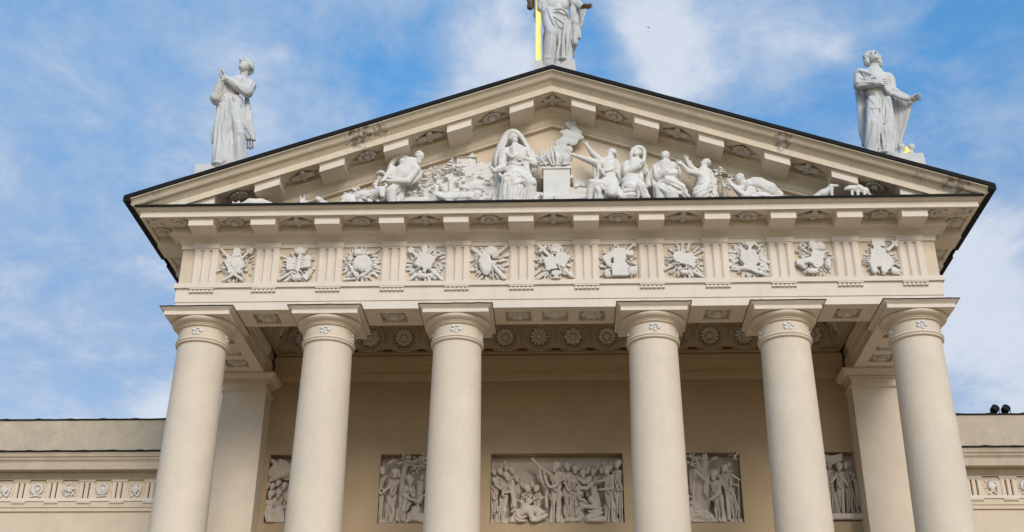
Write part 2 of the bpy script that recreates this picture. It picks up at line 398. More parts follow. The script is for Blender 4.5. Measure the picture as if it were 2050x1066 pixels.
# ---- horizontal cornice (sweep round three sides)
def arc(p0, p1, bulge, n=6):
    (a, b), (c, d) = p0, p1; res = []
    for i in range(1, n + 1):
        t = i / n; w = bulge * math.sin(math.pi * t); nx, ny = (d - b), -(c - a)
        res.append((a + (c - a) * t + nx * w, b + (d - b) * t + ny * w))
    return res
def sweepU(prof, yb):
    bm = bmesh.new()
    rows = [[(-(HA + d), yb, z), (-(HA + d), -d, z), (HA + d, -d, z), (HA + d, yb, z)] for d, z in prof]
    vr = [[bm.verts.new(p) for p in r] for r in rows]
    for a, b in zip(vr, vr[1:]):
        for i in range(3): bm.faces.new((a[i], a[i + 1], b[i + 1], b[i]))
    return bm
hp = [(-.3, 22.8705), (.10, 22.8705), (.10, 22.90), (.07, 22.905)] + arc((.07, 22.905), (.43, 23.13), -.10) + [(.45, 23.135), (.45, 23.20), (.40, 23.205), (.40, 23.56), (1.18, 23.56), (1.20, 23.385), (1.345, 23.38), (1.345, 23.595),
      (1.365, 23.597), (1.37, 23.615), (1.40, 23.62)] + arc((1.40, 23.62), (1.46, 23.655), .15, 4) + [(1.48, 23.658), (1.485, 23.675)] + arc((1.485, 23.675), (1.565, 23.71), -.15, 4) + [(1.575, 23.712), (1.575, 23.735), (-.3, 23.85)]
cornice = obj('cornice', sweepU(hp, BACK), TRIM, cathedral, smooth=28)
# its dark metal cover, front edge slightly uneven
bm = bmesh.new(); rings = []
for i in range(91):
    x = -15.60 + 31.20 * i / 90; w = rnd.uniform(-.007, .007)
    rings.append([(x, -1.56, 23.70), (x, -1.605 - abs(w), 23.70 + w), (x, -1.605 - abs(w), 23.775 + w), (x, -.2, 23.90), (x, -.2, 23.86)])
loft(bm, rings); obj('cornice_flashing', bm, BLACK, cathedral)
# mutules and soffit rosettes
mp_ = [(-.465, .465)]
bm = bmesh.new(); box(bm, -.463, .463, -1.20, -.02, 23.085, 23.325); box(bm, -.483, .483, -1.22, -.02, 23.326, 23.35); box(bm, -.505, .505, -1.245, -.02, 23.351, 23.378); box(bm, -.53, .53, -1.178, -.02, 23.3785, 23.559)
mut_me = mesh_of(bm, 'mutule'); mut_me.materials.append(TRIM)
for x in TX: obj('mutule', mut_me, TRIM, cornice, (x, 0, 0))
def lozenge(w, d, m=OCHRE, name='lozenge'):
    """thin raised lozenge frame with a sunken field"""
    bm = bmesh.new(); o = [(w, 0), (0, d), (-w, 0), (0, -d)]; k = .90
    ring_o = [(x, y, -.012) for x, y in o]; ring_i = [(x * k, y * k, -.012) for x, y in o]; top_o = [(x, y, 0) for x, y in o]; top_i = [(x * k, y * k, 0) for x, y in o]
    loft(bm, [top_o, ring_o, ring_i, top_i], True, False); me = mesh_of(bm, name); me.materials.append(m); return me
def soffit_plate(x0, x1, y0, y1, z, zt, shear=0., w=.60, d=.42, name='soffit_plate'):
    """soffit board of one bay with a sunken lozenge"""
    cx, cy = (x0 + x1) / 2, (y0 + y1) / 2; R8 = [(x1, cy), (x1, y1), (cx, y1), (x0, y1), (x0, cy), (x0, y0), (cx, y0), (x1, y0)]
    D8 = [(cx + w * a, cy + d * b) for a, b in ((1, 0), (.5, .5), (0, 1), (-.5, .5), (-1, 0), (-.5, -.5), (0, -1), (.5, -.5))]
    f = lambda p, q: (p[0], p[1], q + shear * p[0]); bm = bmesh.new()
    loft(bm, [[f(p, zt) for p in R8], [f(p, z) for p in R8], [f(p, z) for p in D8], [f(p, zt) for p in D8]], True, False)
    me = mesh_of(bm, name); me.materials.append(TRIM); return me
fl = [daisy_me, rose_me, whirl_me]
for k in range(-5, 6):
    x = k * P; me = leaf_me if k % 2 == 0 else fl[(abs(k) // 2 + (0 if k > 0 else 1)) % 3]
    a_, b_ = (TX[k + 5] + .5305 - x, TX[k + 6] - .5305 - x)
    obj('soffit_plate', soffit_plate(a_, b_, -1.179, -.301, 23.46, 23.559), TRIM, cornice, (x, 0, 0))
    obj('soffit_rosette', me, RELIEF, cornice, (x, -.74, 23.505), rot=(0, 0, .2 * k if k % 2 else 0), scale=(1.2, 1.12, 1.4))
for s in (-1, 1):
    for (x, y, me, a) in ((14.98, -.90, leaf_me, .6), (14.08, -.85, rose_me, .2), (14.9, -.1, daisy_me, 0), (14.85, 2.1, leaf_me, 1.57), (14.85, 4.5, rose_me, 0)):
        obj('soffit_rosette', me, RELIEF, cornice, (s * x, y, 23.457), rot=(0, 0, a * s), scale=(1.05, 1.05, 1))
    obj('soffit_board', B((*sorted((s * 13.671, s * 15.249)), -1.178, -.302, 23.46, 23.558), (*sorted((s * 14.371, s * 15.249)), -.301, 40, 23.461, 23.558)), TRIM, cornice)
    for y in TYS: obj('mutule', mut_me, TRIM, cornice, (s * HA, y, 0), rot=(0, 0, s * math.pi / 2))

# ---- raking cornice
XT = 15.93
def rake(prof):
    """profile points (d, z at the apex); both slopes, cut plumb above the corner"""
    bm = bmesh.new(); vr = []
    for d, z in prof:
        e = HA + max(d, .3); vr.append([bm.verts.new(p) for p in ((-e, -d, z - SL * e), (0, -d, z), (e, -d, z - SL * e))])
    n = len(vr)
    for i in range(n):
        a, b = vr[i], vr[(i + 1) % n]
        for k in range(2): bm.faces.new((a[k], a[k + 1], b[k + 1], b[k]))
    bm.faces.new([v[0] for v in vr]); bm.faces.new([v[2] for v in vr])
    return bm
rp = [(-.4, 28.02), (.05, 28.02), (.05, 28.13), (.075, 28.14), (.08, 28.16), (.08, 28.40), (.10, 28.41), (.10, 28.43)] + arc((.10, 28.43), (.43, 28.63), -.10) + [(.45, 28.635), (.45, 28.68), (.40, 28.685), (.40, 28.94), (1.18, 28.94), (1.20, 28.785), (1.338, 28.78), (1.338, 29.055),
      (1.36, 29.06), (1.365, 29.085), (1.39, 29.09), (1.40, 29.12), (1.425, 29.125), (1.44, 29.16), (1.465, 29.165), (1.48, 29.20), (1.50, 29.205)] + arc((1.50, 29.205), (1.66, 29.31), .16, 5) + arc((1.66, 29.31), (1.80, 29.43), -.10, 5) + [(1.83, 29.435), (1.83, 29.47), (-.4, 29.49)]
raking = obj('raking_cornice', rake(rp), RAKEM, cathedral, smooth=28)
def rz(x, z): return z - SL * abs(x)
for s in (-1, 1):
    bm = bmesh.new()
    for (h, f, za, zb) in ((.463, 1.20, 28.45, 28.715), (.483, 1.22, 28.716, 28.744), (.505, 1.245, 28.745, 28.775), (.53, 1.178, 28.776, 28.939)):
        loft(bm, [[(x, -f, za - s * SL * x), (x, -.02, za - s * SL * x), (x, -.02, zb - s * SL * x), (x, -f, zb - s * SL * x)] for x in (-h, h)])
    me = mesh_of(bm, 'raking_mutule'); me.materials.append(TRIM)
    for k in range(6): obj('mutule', me, TRIM, raking, (s * (k + .5) * P, 0, -SL * (k + .5) * P))
    tilt = math.atan(SL) * s
    for k in range(1, 6):
        x = s * k * P; m2 = leaf_me if k % 2 == 0 else fl[(k // 2 + (s > 0)) % 3]
        obj('soffit_plate', soffit_plate(-.669, .669, -1.179, -.301, 28.84, 28.939, -s * SL), TRIM, raking, (x, 0, rz(x, 0)))
        obj('soffit_rosette', m2, RELIEF, raking, (x, -.74, rz(x, 28.885)), rot=(0, tilt, 0), scale=(1.2, 1.12, 1.5))
bm = bmesh.new()
zf = lambda x, z: z - SL * abs(x)
R12 = [(.669, -.74), (.669, -.301), (0, -.301), (-.669, -.301), (-.669, -.74), (-.669, -1.179), (0, -1.179), (.669, -1.179)]; D12 = [(.56, -.74), (.28, -.57), (0, -.40), (-.28, -.57), (-.56, -.74), (-.28, -.91), (0, -1.08), (.28, -.91)]
loft(bm, [[(x, y, zf(x, 28.939)) for x, y in R12], [(x, y, zf(x, 28.84)) for x, y in R12], [(x, y, zf(x, 28.84)) for x, y in D12], [(x, y, zf(x, 28.939)) for x, y in D12]], True, False)
obj('soffit_plate', bm, TRIM, raking)
obj('soffit_rosette', leaf_me, RELIEF, raking, (0, -.74, 28.83), scale=(1.1, 1.0, 1.3))
for s in (-1, 1):
    bm = bmesh.new(); loft(bm, [[(x, y, zf(x, 28.938)) for x in (s * 13.75, s * 15.2) for y in ()] or [(s * 13.75, -1.178, zf(13.75, q)), (s * 15.2, -1.178, zf(15.2, q)), (s * 15.2, -.302, zf(15.2, q)), (s * 13.75, -.302, zf(13.75, q))] for q in (28.84, 28.938)]); obj('soffit_board', bm, TRIM, raking)
# tympanum
bm = bmesh.new(); zt = 28.06
loft(bm, [[(-(zt - 23.80) / SL, y, 23.80), ((zt - 23.80) / SL, y, 23.80), (0, y, zt)] for y in (.12, .5)])
obj('tympanum', bm, OCHRE, cathedral)
# roof: sheet metal on both slopes, thick dark verge
roof_bm = bmesh.new()
for s in (-1, 1):
    rings = []
    for i in range(41):
        x = XT * i / 40; w = rnd.uniform(-.012, .012) if 0 < i < 40 else 0; z = 29.66 - SL * x
        rings.append([(s * x, -1.85, z - .19), (s * x, -1.875 + w, z - .15), (s * x, -1.885 + w, z - .02 + w), (s * x, BACK, z), (s * x, BACK, z - .15)])
    loft(roof_bm, rings)
roof = obj('roof', roof_bm, BLACK, cathedral)
obj('ridge_cap', B((-.12, .12, -1.80, BACK, 29.56, 29.675)), BLACK, roof)
for s in (-1, 1):
    for (y0, y1) in ((-1.87, 2.9), (3.55, BACK)):
        xs = sorted((s * 15.70, s * 15.96)); obj('gutter', B((*xs, y0, y1, 23.80, 24.0)), BLACK, roof)
    # standing seams along the slope edges
    for k in range(1, 9):
        x = s * k * 1.78; obj('roof_seam', B((x - .03, x + .03, -1.6, 20, 29.66 - SL * abs(x) - .02, 29.66 - SL * abs(x) + .06)), BLACK, roof)
# gable wall of the nave body behind the portico, and its sides
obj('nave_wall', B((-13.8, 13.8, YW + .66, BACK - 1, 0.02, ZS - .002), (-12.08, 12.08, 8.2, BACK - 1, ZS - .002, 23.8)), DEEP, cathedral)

# ---- portico interior: rear wall mouldings, coved ceiling
obj('rear_wall_moulding', B((-12.0, 12.0, YW - .10, YW - .001, 20.20, 20.51), (-12.0, 12.0, YW - .06, YW - .001, 20.512, 20.97), (-12.0, 12.0, YW - .14, YW - .001, 20.972, 21.28), (-11.98, 11.98, YW - .05, YW + .3, 21.282, 21.36)), MOULD, cathedral)
ZC0, ZC1, SLY = 21.37, 23.05, .60        # cove from rear wall leaning forward
cove = bmesh.new()
x0, x1 = -11.93, 11.93; dx = SLY
def quad(bm, *p): bm.faces.new([bm.verts.new(q) for q in p])
th = .0
quad(cove, (x0, YW - .18, ZC0), (x1, YW - .18, ZC0), (x1 - dx, YW - .18 - dx, ZC1), (x0 + dx, YW - .18 - dx, ZC1))
quad(cove, (x0, YI, ZC0), (x0, YW - .18, ZC0), (x0 + dx, YW - .18 - dx, ZC1), (x0 + dx, YI + dx, ZC1))
quad(cove, (x1, YI, ZC0), (x1, YW - .18, ZC0), (x1 - dx, YW - .18 - dx, ZC1), (x1 - dx, YI + dx, ZC1))
quad(cove, (x0, YI, ZC0), (x1, YI, ZC0), (x1 - dx, YI + dx, ZC1), (x0 + dx, YI + dx, ZC1))
quad(cove, (x0 + dx, YI + dx, ZC1), (x1 - dx, YI + dx, ZC1), (x1 - dx, YW - .18 - dx, ZC1), (x0 + dx, YW - .18 - dx, ZC1))
quad(cove, (x0, YW - .18, ZC0), (x1, YW - .18, ZC0), (x1, YW + .05, ZC0), (x0, YW + .05, ZC0))
ceiling = obj('portico_ceiling', cove, MOULD, cathedral)
# octagonal coffers on the cove: frame with beads, sunk field, flower
RO = .60
def octa(r, z): return [(r * math.cos(math.pi / 8 + i * math.pi / 4), r * math.sin(math.pi / 8 + i * math.pi / 4), z) for i in range(8)]
bm = bmesh.new(); k8 = 1 / math.cos(math.pi / 8)
loft(bm, [octa(RO * k8, 0), octa(RO * k8, -.19), octa((RO - .05) * k8, -.19), octa((RO - .06) * k8, -.10), octa((RO - .12) * k8, -.10), octa((RO - .13) * k8, -.16), octa((RO - .16) * k8, -.16), octa((RO - .175) * k8, .0)], True, False)
for i in range(40):
    a = 2 * math.pi * i / 40; rr = (RO - .09) / max(abs(math.cos((a + math.pi / 8) % (math.pi / 4) - math.pi / 8)), .9)
    M = Matrix.Rotation(a, 3, 'Z'); bx = bmesh.new(); box(bx, -.032, .032, -.022, .022, -.175, -.09)
    bmesh.ops.transform(bx, matrix=Matrix.Translation((rr * math.cos(a), rr * math.sin(a), 0)) @ M.to_4x4(), verts=bx.verts)
    t_ = bpy.data.meshes.new('t'); bx.to_mesh(t_); bx.free(); bm.from_mesh(t_); bpy.data.meshes.remove(t_)
oct_me = mesh_of(bm, 'octagon_frame'); oct_me.materials.append(DUSTY)
cf = [petal_flower(12, .43, .1, .2, .03, .12, .25, 2, 'ceiling_flower', False, .6), petal_flower(20, .42, .12, .10, .03, .11, .2, 1, 'ceiling_daisy', False, .9), petal_flower(8, .43, .1, .3, .03, .13, .25, 2, 'ceiling_rose', True, .55), petal_flower(14, .43, .09, .2, .03, .13, .6, 1, 'ceiling_whirl', False, .6)]
for me in cf: me.materials.clear(); me.materials.append(RELIEF)
cang = math.atan2(ZC1 - ZC0, SLY)        # inclination of the cove
c0 = Vector((0, YW - .18, ZC0)); cu = Vector((0, -SLY, ZC1 - ZC0)).normalized()
for i in range(16):
    x = 1.44 * (i - 7.5) + .02
    p = c0 + cu * .70; rot = (math.pi / 2 - (math.pi / 2 - cang) + 0, 0, 0)
    rot = (math.pi - cang, 0, 0)
    # plane normal faces forward and down
    nrm = Vector((0, -(ZC1 - ZC0), -SLY)).normalized(); q = (-nrm).to_track_quat('Z', 'Y').to_euler()
    fr = obj('ceiling_coffer', oct_me, DUSTY, ceiling, (x, p.y, p.z), rot=q)
    obj('ceiling_flower', cf[(i * 5 + i // 4) % 4], DUSTY, ceiling, Vector((x, p.y, p.z)) + nrm * .0, rot=q)
    # flat dark plate painting in the shade of the diamond gap between neighbours
    if i < 15:
        g = c0 + cu * .14; bm = bmesh.new()
        w1, w2, hh = .26, .14, .15
        loft(bm, [[(-w1, -hh / 2, z), (w1, -hh / 2, z), (w2, hh / 2, z), (-w2, hh / 2, z)] for z in (-.004, .0)], True, True)
        d_ = obj('coffer_gap_shade', bm, UMBER, ceiling, (x + .72, g.y, g.z) , rot=q); d_.location = Vector((x + .72, g.y, g.z)) + nrm * .004
for s in (-1, 1):
    nrm = Vector((-s * (ZC1 - ZC0), 0, -SLY)).normalized(); q = (-nrm).to_track_quat('Z', 'Y').to_euler()
    for i in range(3):
        p = Vector((s * 11.93, 6.2 - 1.44 * i, ZC0)) + Vector((-s * SLY, 0, ZC1 - ZC0)).normalized() * .86
        obj('ceiling_coffer', oct_me, DUSTY, ceiling, p, rot=q); obj('ceiling_flower', cf[i], DUSTY, ceiling, p, rot=q)
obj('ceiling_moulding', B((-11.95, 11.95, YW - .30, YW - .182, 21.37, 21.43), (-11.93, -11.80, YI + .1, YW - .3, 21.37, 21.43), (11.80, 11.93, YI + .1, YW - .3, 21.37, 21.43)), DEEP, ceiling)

# ---- antae
YA = 6.40
for s in (-1, 1):
    xa, xb = sorted((s * 12.02, s * 13.84))
    a = obj('anta', B((xa, xb, YA, YW + 1.2, .962, 19.40)), CREAM, cathedral)
    bm = bmesh.new()
    def band(p, z0, z1): box(bm, xa - p, xb + p, YA - p, YW + 1.1 - p, z0, z1)
    band(.06, 19.3905, 19.43); band(.10, 19.431, 19.475)
    obj('anta_astragal', bm, CREAM, a)
    obj('anta_necking', B((xa + .005, xb - .005, YA + .005, YW + 1, 19.476, 19.80)), CREAM, a)
    bm = bmesh.new()
    pr = [(.0, 19.801), (.08, 19.803), (.10, 19.83), (.10, 19.86), (.03, 19.865), (.03, 19.875), (.16, 19.878), (.165, 19.90)] + arc((.165, 19.90), (.38, 20.06), .12, 5) + [(.39, 20.062), (.39, 20.12), (.36, 20.148)]
    loft(bm, [[(xa - p, YA - p, z), (xb + p, YA - p, z), (xb + p, YW + .9, z), (xa - p, YW + .9, z)] for p, z in pr])
    obj('anta_capital', bm, CREAM, a, smooth=25)

# ---- low side wings with their own small frieze
YN = 8.40
def wing(s):
    xs = lambda a, b: sorted((s * a, s * b))
    X0, X1 = 13.86, 42.0
    w = obj('side_wing', B((*xs(X0, X1), YN + .12, 40, .02, 14.94), (*xs(X0, X1), YN + .04, 40, 14.941, 15.10), (*xs(X0, X1), YN, 40, 15.101, 15.35), (*xs(X0, X1), YN + .03, 40, 15.47, 16.26)), OCHRE, cathedral)
    obj('taenia', B((*xs(X0, X1), YN - .05, YN + .3, 15.3505, 15.4695)), TRIM, w)
    pr = [(.0, 16.2605), (.06, 16.262), (.06, 16.33), (.10, 16.335), (.14, 16.42), (.20, 16.47), (.20, 16.56), (.50, 16.565), (.52, 16.545), (.60, 16.545), (.60, 16.87), (.62, 16.872), (.63, 16.92), (.67, 16.93), (.70, 17.03), (.75, 17.06), (.78, 17.17), (.80, 17.18), (.80, 17.225), (-.5, 17.26)]
    bm = bmesh.new(); loft(bm, [[(s * X0, YN - d, z), (s * X1, YN - d, z)] for d, z in pr], False, False); obj('wing_cornice', bm, WINGM, w, smooth=30)
    bm = bmesh.new(); rings = []; rr = np.random.RandomState(5 + s)
    for i in range(121):
        x = s * (X0 + (X1 - X0) * i / 120); q = rr.uniform(-.008, .008); bump = .025 if i % 5 == 0 else 0
        rings.append([(x, YN - .79, 17.228), (x, YN - .83, 17.225 + q), (x, YN - .83, 17.30 + q + bump), (x, YN - .1, 17.36), (x, YN - .1, 17.30)])
    loft(bm, rings); obj('wing_flashing', bm, BLACK, w)
    obj('parapet', B((*xs(X0, X1), YN - .02, 40, 17.361, 18.90)), WINGM, w)
    bm = bmesh.new(); rings = []
    for i in range(121):
        x = s * (X0 + (X1 - X0) * i / 120); q = rr.uniform(-.006, .006); bump = .03 if i % 6 == 0 else 0
        rings.append([(x, YN - .02, 18.90), (x, YN - .07, 18.90 + q), (x, YN - .07, 18.955 + q + bump), (x, YN + .6, 18.99), (x, YN + .6, 18.9)])
    loft(bm, rings); obj('parapet_coping', bm, BLACK, w)
    me = mesh_of(triglyph(.66, 15.4705, 16.19, .045, .36, 16.259), 'wing_triglyph'); me.materials.append(CREAM)
    bm = bmesh.new(); box(bm, -.3, .3, -.06, -.001, 15.30, 15.345)
    for k in range(6): box(bm, -.29 + .1 * k, -.21 + .1 * k, -.055, -.001, 15.255, 15.2995)
    me2 = mesh_of(bm, 'wing_regula'); me2.materials.append(CREAM)
    for k in range(-2, 9):
        x = s * (17.62 + 1.39 * (k - .5)); obj('triglyph', me, CREAM, w, (x, YN + .03, 0)); obj('regula', me2, CREAM, w, (x, YN, 0))
    return w
wings = {-1: wing(-1), 1: wing(1)}
# ================================================================== sculpture kit: signed-distance modelling
f32 = np.float32
_r = np.random.RandomState(7); _PM = np.tile(_r.permutation(256), 2); _GR = _r.normal(size=(256, 3)); _GR = (_GR / np.linalg.norm(_GR, axis=1)[:, None]).astype(f32)
def perlin(x, y, z):
    xi, yi, zi = (np.floor(a).astype(np.int32) for a in (x, y, z)); x, y, z = x - xi, y - yi, z - zi
    u, v, w = (a * a * a * (a * (a * 6 - 15) + 10) for a in (x, y, z)); xi &= 255; yi &= 255; zi &= 255
    def g(i, j, k):
        h = _PM[(_PM[(_PM[(xi + i) & 255] + yi + j) & 255] + zi + k) & 255]; q = _GR[h]
        return q[..., 0] * (x - i) + q[..., 1] * (y - j) + q[..., 2] * (z - k)
    def lp(a, b, t): return a + (b - a) * t
    return lp(lp(lp(g(0, 0, 0), g(1, 0, 0), u), lp(g(0, 1, 0), g(1, 1, 0), u), v), lp(lp(g(0, 0, 1), g(1, 0, 1), u), lp(g(0, 1, 1), g(1, 1, 1), u), v), w)
def surface_net(D, lo, v):
    S = D < 0; c = [S[i:S.shape[0] - 1 + i, j:S.shape[1] - 1 + j, k:S.shape[2] - 1 + k] for i in (0, 1) for j in (0, 1) for k in (0, 1)]
    n = sum(a.astype(np.int8) for a in c); cells = np.argwhere((n > 0) & (n < 8))
    ids = np.full(n.shape, -1, np.int32); ids[tuple(cells.T)] = np.arange(len(cells))
    pos = np.zeros((len(cells), 3)); cnt = np.zeros(len(cells))
    K = [(i, j, k) for i in (0, 1) for j in (0, 1) for k in (0, 1)]; vals = {o: D[tuple((cells + o).T)] for o in K}
    for a in K:
        for ax in range(3):
            if a[ax]: continue
            b = list(a); b[ax] = 1; b = tuple(b); va, vb = vals[a], vals[b]; m = (va < 0) != (vb < 0)
            t = np.where(m, va / np.where(m, va - vb, 1), 0)
            for q in range(3): pos[:, q] += np.where(m, a[q] + (t if q == ax else 0), 0)
            cnt += m
    verts = (cells + pos / cnt[:, None]) * v + lo
    F = []
    for ax in range(3):
        s0 = [slice(None)] * 3; s1 = [slice(None)] * 3; s0[ax] = slice(0, -1); s1[ax] = slice(1, None)
        A, Bq = S[tuple(s0)], S[tuple(s1)]; e = np.argwhere(A != Bq); o1, o2 = [(1, 2), (2, 0), (0, 1)][ax]
        e = e[(e[:, o1] > 0) & (e[:, o2] > 0) & (e[:, o1] < S.shape[o1] - 1) & (e[:, o2] < S.shape[o2] - 1)]
        ins = A[tuple(e.T)]
        def idx(d1, d2): q = e.copy(); q[:, o1] -= d1; q[:, o2] -= d2; return ids[tuple(q.T)]
        Q = np.stack([idx(1, 1), idx(0, 1), idx(0, 0), idx(1, 0)], 1); Q[~ins] = Q[~ins][:, ::-1]; F.append(Q)
    F = np.concatenate(F); F = F[(F >= 0).all(1)]
    return verts, F
def np_mesh(name, V, F, m):
    me = bpy.data.meshes.new(name); me.vertices.add(len(V)); me.vertices.foreach_set('co', V.astype(f32).ravel())
    me.loops.add(F.size); me.loops.foreach_set('vertex_index', F.astype(np.int32).ravel())
    me.polygons.add(len(F)); me.polygons.foreach_set('loop_start', np.arange(0, F.size, F.shape[1], dtype=np.int32)); me.polygons.foreach_set('loop_total', np.full(len(F), F.shape[1], np.int32))
    me.polygons.foreach_set('use_smooth', np.ones(len(F), bool)); me.update(calc_edges=True); me.materials.append(m); return me
def nrm_(v): v = np.array(v, float); return v / max(np.linalg.norm(v), 1e-9)

class Elev:
    """front-elevation drawing -> metres: x right, y down in drawing units, d = metres out of the base plane"""
    def __init__(s, cX, cZ, Y0, fw, crop): s.cX, s.cZ, s.Y0, s.fw, s.crop = cX, cZ, Y0, fw, crop; s.u = cX[1] / crop[2]
    def __call__(s, p):
        x, y = p[0], p[1]; d = p[2] if len(p) > 2 else 0.
        u = s.crop[0] + x / s.crop[2]; v = s.crop[1] + y / s.crop[2]
        return np.array([s.cX[0] + s.cX[1] * u + s.cX[2] * v + d * s.fw[0], s.Y0 - d, s.cZ[0] + s.cZ[1] * u + s.cZ[2] * v + d * s.fw[1]])
class Square:
    """unit drawing centred on a panel: x,y in -1..1, d in metres"""
    def __init__(s, c, h): s.c, s.h = np.array(c, float), h; s.u = h
    def __call__(s, p): d = p[2] if len(p) > 2 else 0.; return s.c + np.array([p[0] * s.h, -d, p[1] * s.h])

class Fig:
    def __init__(s, E, v=.03): s.E, s.v, s.ops, s.k, s.seed, s.groups = E, v, [], .05, 1.0, []
    def op(s, fn, lo, hi, k, sub, fold):
        s.seed += 3.7; s.ops.append((fn, np.array(lo), np.array(hi), s.k if k is None else k, sub, fold, s.seed))
    # --- primitives; radii in drawing units
    def cap(s, a, b, ra, rb=None, fy=1., k=None, sub=False, fold=None, raw=False):
        A, Bp = (np.array(a, float), np.array(b, float)) if raw else (s.E(a), s.E(b)); q = 1. if raw else s.E.u
        ra = ra * q; rb = ra if rb is None else rb * q; ba = Bp - A; L2 = max(float(ba @ ba), 1e-9); m = max(ra, rb)
        ify = 1 / fy
        def fn(x, y, z):
            px, py, pz = x - A[0], y - A[1], z - A[2]; t = np.clip((px * ba[0] + py * ba[1] + pz * ba[2]) / L2, 0, 1)
            dx, dy, dz = px - t * ba[0], (py - t * ba[1]) * ify, pz - t * ba[2]
            return (np.sqrt(dx * dx + dy * dy + dz * dz) - (ra + (rb - ra) * t)) * min(fy, 1)
        if fold is not None and len(fold) < 3: fold = (*fold, ba)
        s.op(fn, np.minimum(A, Bp) - m, np.maximum(A, Bp) + m, k, sub, fold); return s
    def chain(s, pts, rs, **kw):
        for (a, b, r0, r1) in zip(pts, pts[1:], rs, rs[1:]): s.cap(a, b, r0, r1, **kw)
        return s
    def ell(s, c, r, R=None, k=None, sub=False, fold=None, raw=False):
        C = np.array(c, float) if raw else s.E(c); r = np.array(r, float) * (1. if raw else s.E.u); R = np.eye(3) if R is None else np.array(R); m = r.max()
        def fn(x, y, z):
            px, py, pz = x - C[0], y - C[1], z - C[2]; q = [px * R[i, 0] + py * R[i, 1] + pz * R[i, 2] for i in range(3)]
            k0 = np.sqrt(sum((q[i] / r[i]) ** 2 for i in range(3))); k1 = np.sqrt(sum((q[i] / r[i] ** 2) ** 2 for i in range(3)))
            return k0 * (k0 - 1) / np.maximum(k1, 1e-6)
        if fold is not None and len(fold) < 3: fold = (*fold, (0, 0, 1))
        s.op(fn, C - m, C + m, k, sub, fold); return s
    def box(s, c, h, ang=0., rr=.01, k=None, sub=False, raw=False, yaw=0., fold=None):
        C = np.array(c, float) if raw else s.E(c); h = np.array(h, float) * (1. if raw else s.E.u); ca, sa = math.cos(ang), math.sin(ang); cw, sw = math.cos(yaw), math.sin(yaw)
        def fn(x, y, z):
            px, py, pz = x - C[0], y - C[1], z - C[2]; px, py = px * cw + py * sw, -px * sw + py * cw; qx = px * ca + pz * sa; qz = -px * sa + pz * ca
            ax, ay, az = np.abs(qx) - h[0] + rr, np.abs(py) - h[1] + rr, np.abs(qz) - h[2] + rr
            return np.sqrt(np.maximum(ax, 0) ** 2 + np.maximum(ay, 0) ** 2 + np.maximum(az, 0) ** 2) + np.minimum(np.maximum(np.maximum(ax, ay), az), 0) - rr
        m = np.linalg.norm(h); s.op(fn, C - m, C + m, k, sub, fold); return s
    def tri(s, a, b, c, r, k=None, fold=None):
        """rounded triangular sheet (hanging cloth)"""
        A, Bp, Cp = s.E(a), s.E(b), s.E(c); r = r * s.E.u; n = np.cross(Bp - A, Cp - A); n = n / np.linalg.norm(n)
        def dt(p, q): return p[0] * q[0] + p[1] * q[1] + p[2] * q[2]
        def fn(x, y, z):
            best = None; ins = True
            for (p0, p1) in ((A, Bp), (Bp, Cp), (Cp, A)):
                e = p1 - p0; px, py, pz = x - p0[0], y - p0[1], z - p0[2]; t = np.clip((px * e[0] + py * e[1] + pz * e[2]) / (e @ e), 0, 1)
                d2 = (px - t * e[0]) ** 2 + (py - t * e[1]) ** 2 + (pz - t * e[2]) ** 2; best = d2 if best is None else np.minimum(best, d2)
                cr = np.cross(e, n); sd = px * cr[0] + py * cr[1] + pz * cr[2]; ins = ins & (sd <= 0)
            pl = (x - A[0]) * n[0] + (y - A[1]) * n[1] + (z - A[2]) * n[2]
            return np.where(ins, np.abs(pl), np.sqrt(best)) - r
        if fold is not None and len(fold) < 3: fold = (*fold, (0, 0, 1))
        s.op(fn, np.minimum(np.minimum(A, Bp), Cp) - r, np.maximum(np.maximum(A, Bp), Cp) + r, k, False, fold); return s
    # --- anatomy
    def head(s, c, h, face=(0, 1, 0), up=(0, 0, 1), hair='short', beard=False, raw=False, detail=True):
        """face/up given as (right, towards viewer, up)"""
        C = np.array(c, float) if raw else s.E(c); h = h * (1. if raw else s.E.u) * 1.05
        f = nrm_((face[0], -face[1], face[2])); u = np.array((up[0], -up[1], up[2]), float); u = nrm_(u - f * (u @ f)); r = np.cross(f, u); Rm = np.array([r, f, u])
        def at(a, b, c_): return C + (r * a + f * b + u * c_) * h
        def E_(p, rad, **kw): s.ell(at(*p), np.array(rad) * h, Rm, raw=True, **kw)
        def Cc(p, q, r0, r1=None, **kw): s.cap(at(*p), at(*q), r0 * h, (r0 if r1 is None else r1) * h, raw=True, **kw)
        kk = .06 * h
        E_((0, -.04, .12), (.35, .43, .38), k=kk); E_((0, .10, -.16), (.26, .30, .34), k=kk)
        Cc((0, .28, -.38), (0, .30, -.40), .10, k=kk)
        if detail:
            Cc((-.16, .36, .13), (.16, .36, .13), .055, k=.04 * h)
            for q in (-1, 1): E_((q * .15, .42, .03), (.085, .07, .055), k=.03 * h, sub=True); E_((q * .15, .345, .02), (.07, .07, .05), k=.01 * h)
            Cc((0, .40, .10), (0, .50, -.09), .04, .065, k=.03 * h)
            Cc((-.10, .40, -.235), (.10, .40, -.235), .018, k=.01 * h, sub=True); Cc((-.06, .385, -.27), (.06, .385, -.27), .045, k=.02 * h)
            for q in (-1, 1): E_((q * .36, -.04, -.02), (.05, .09, .13), k=.02 * h)
        g = (.05 * h, .16 * h, tuple(-f * .4 + u))
        if hair in ('short', 'curly', 'bun', 'long'):
            E_((0, -.12, .20), (.41, .43, .38), k=.03 * h, fold=(.07 * h, .15 * h, tuple(f)))
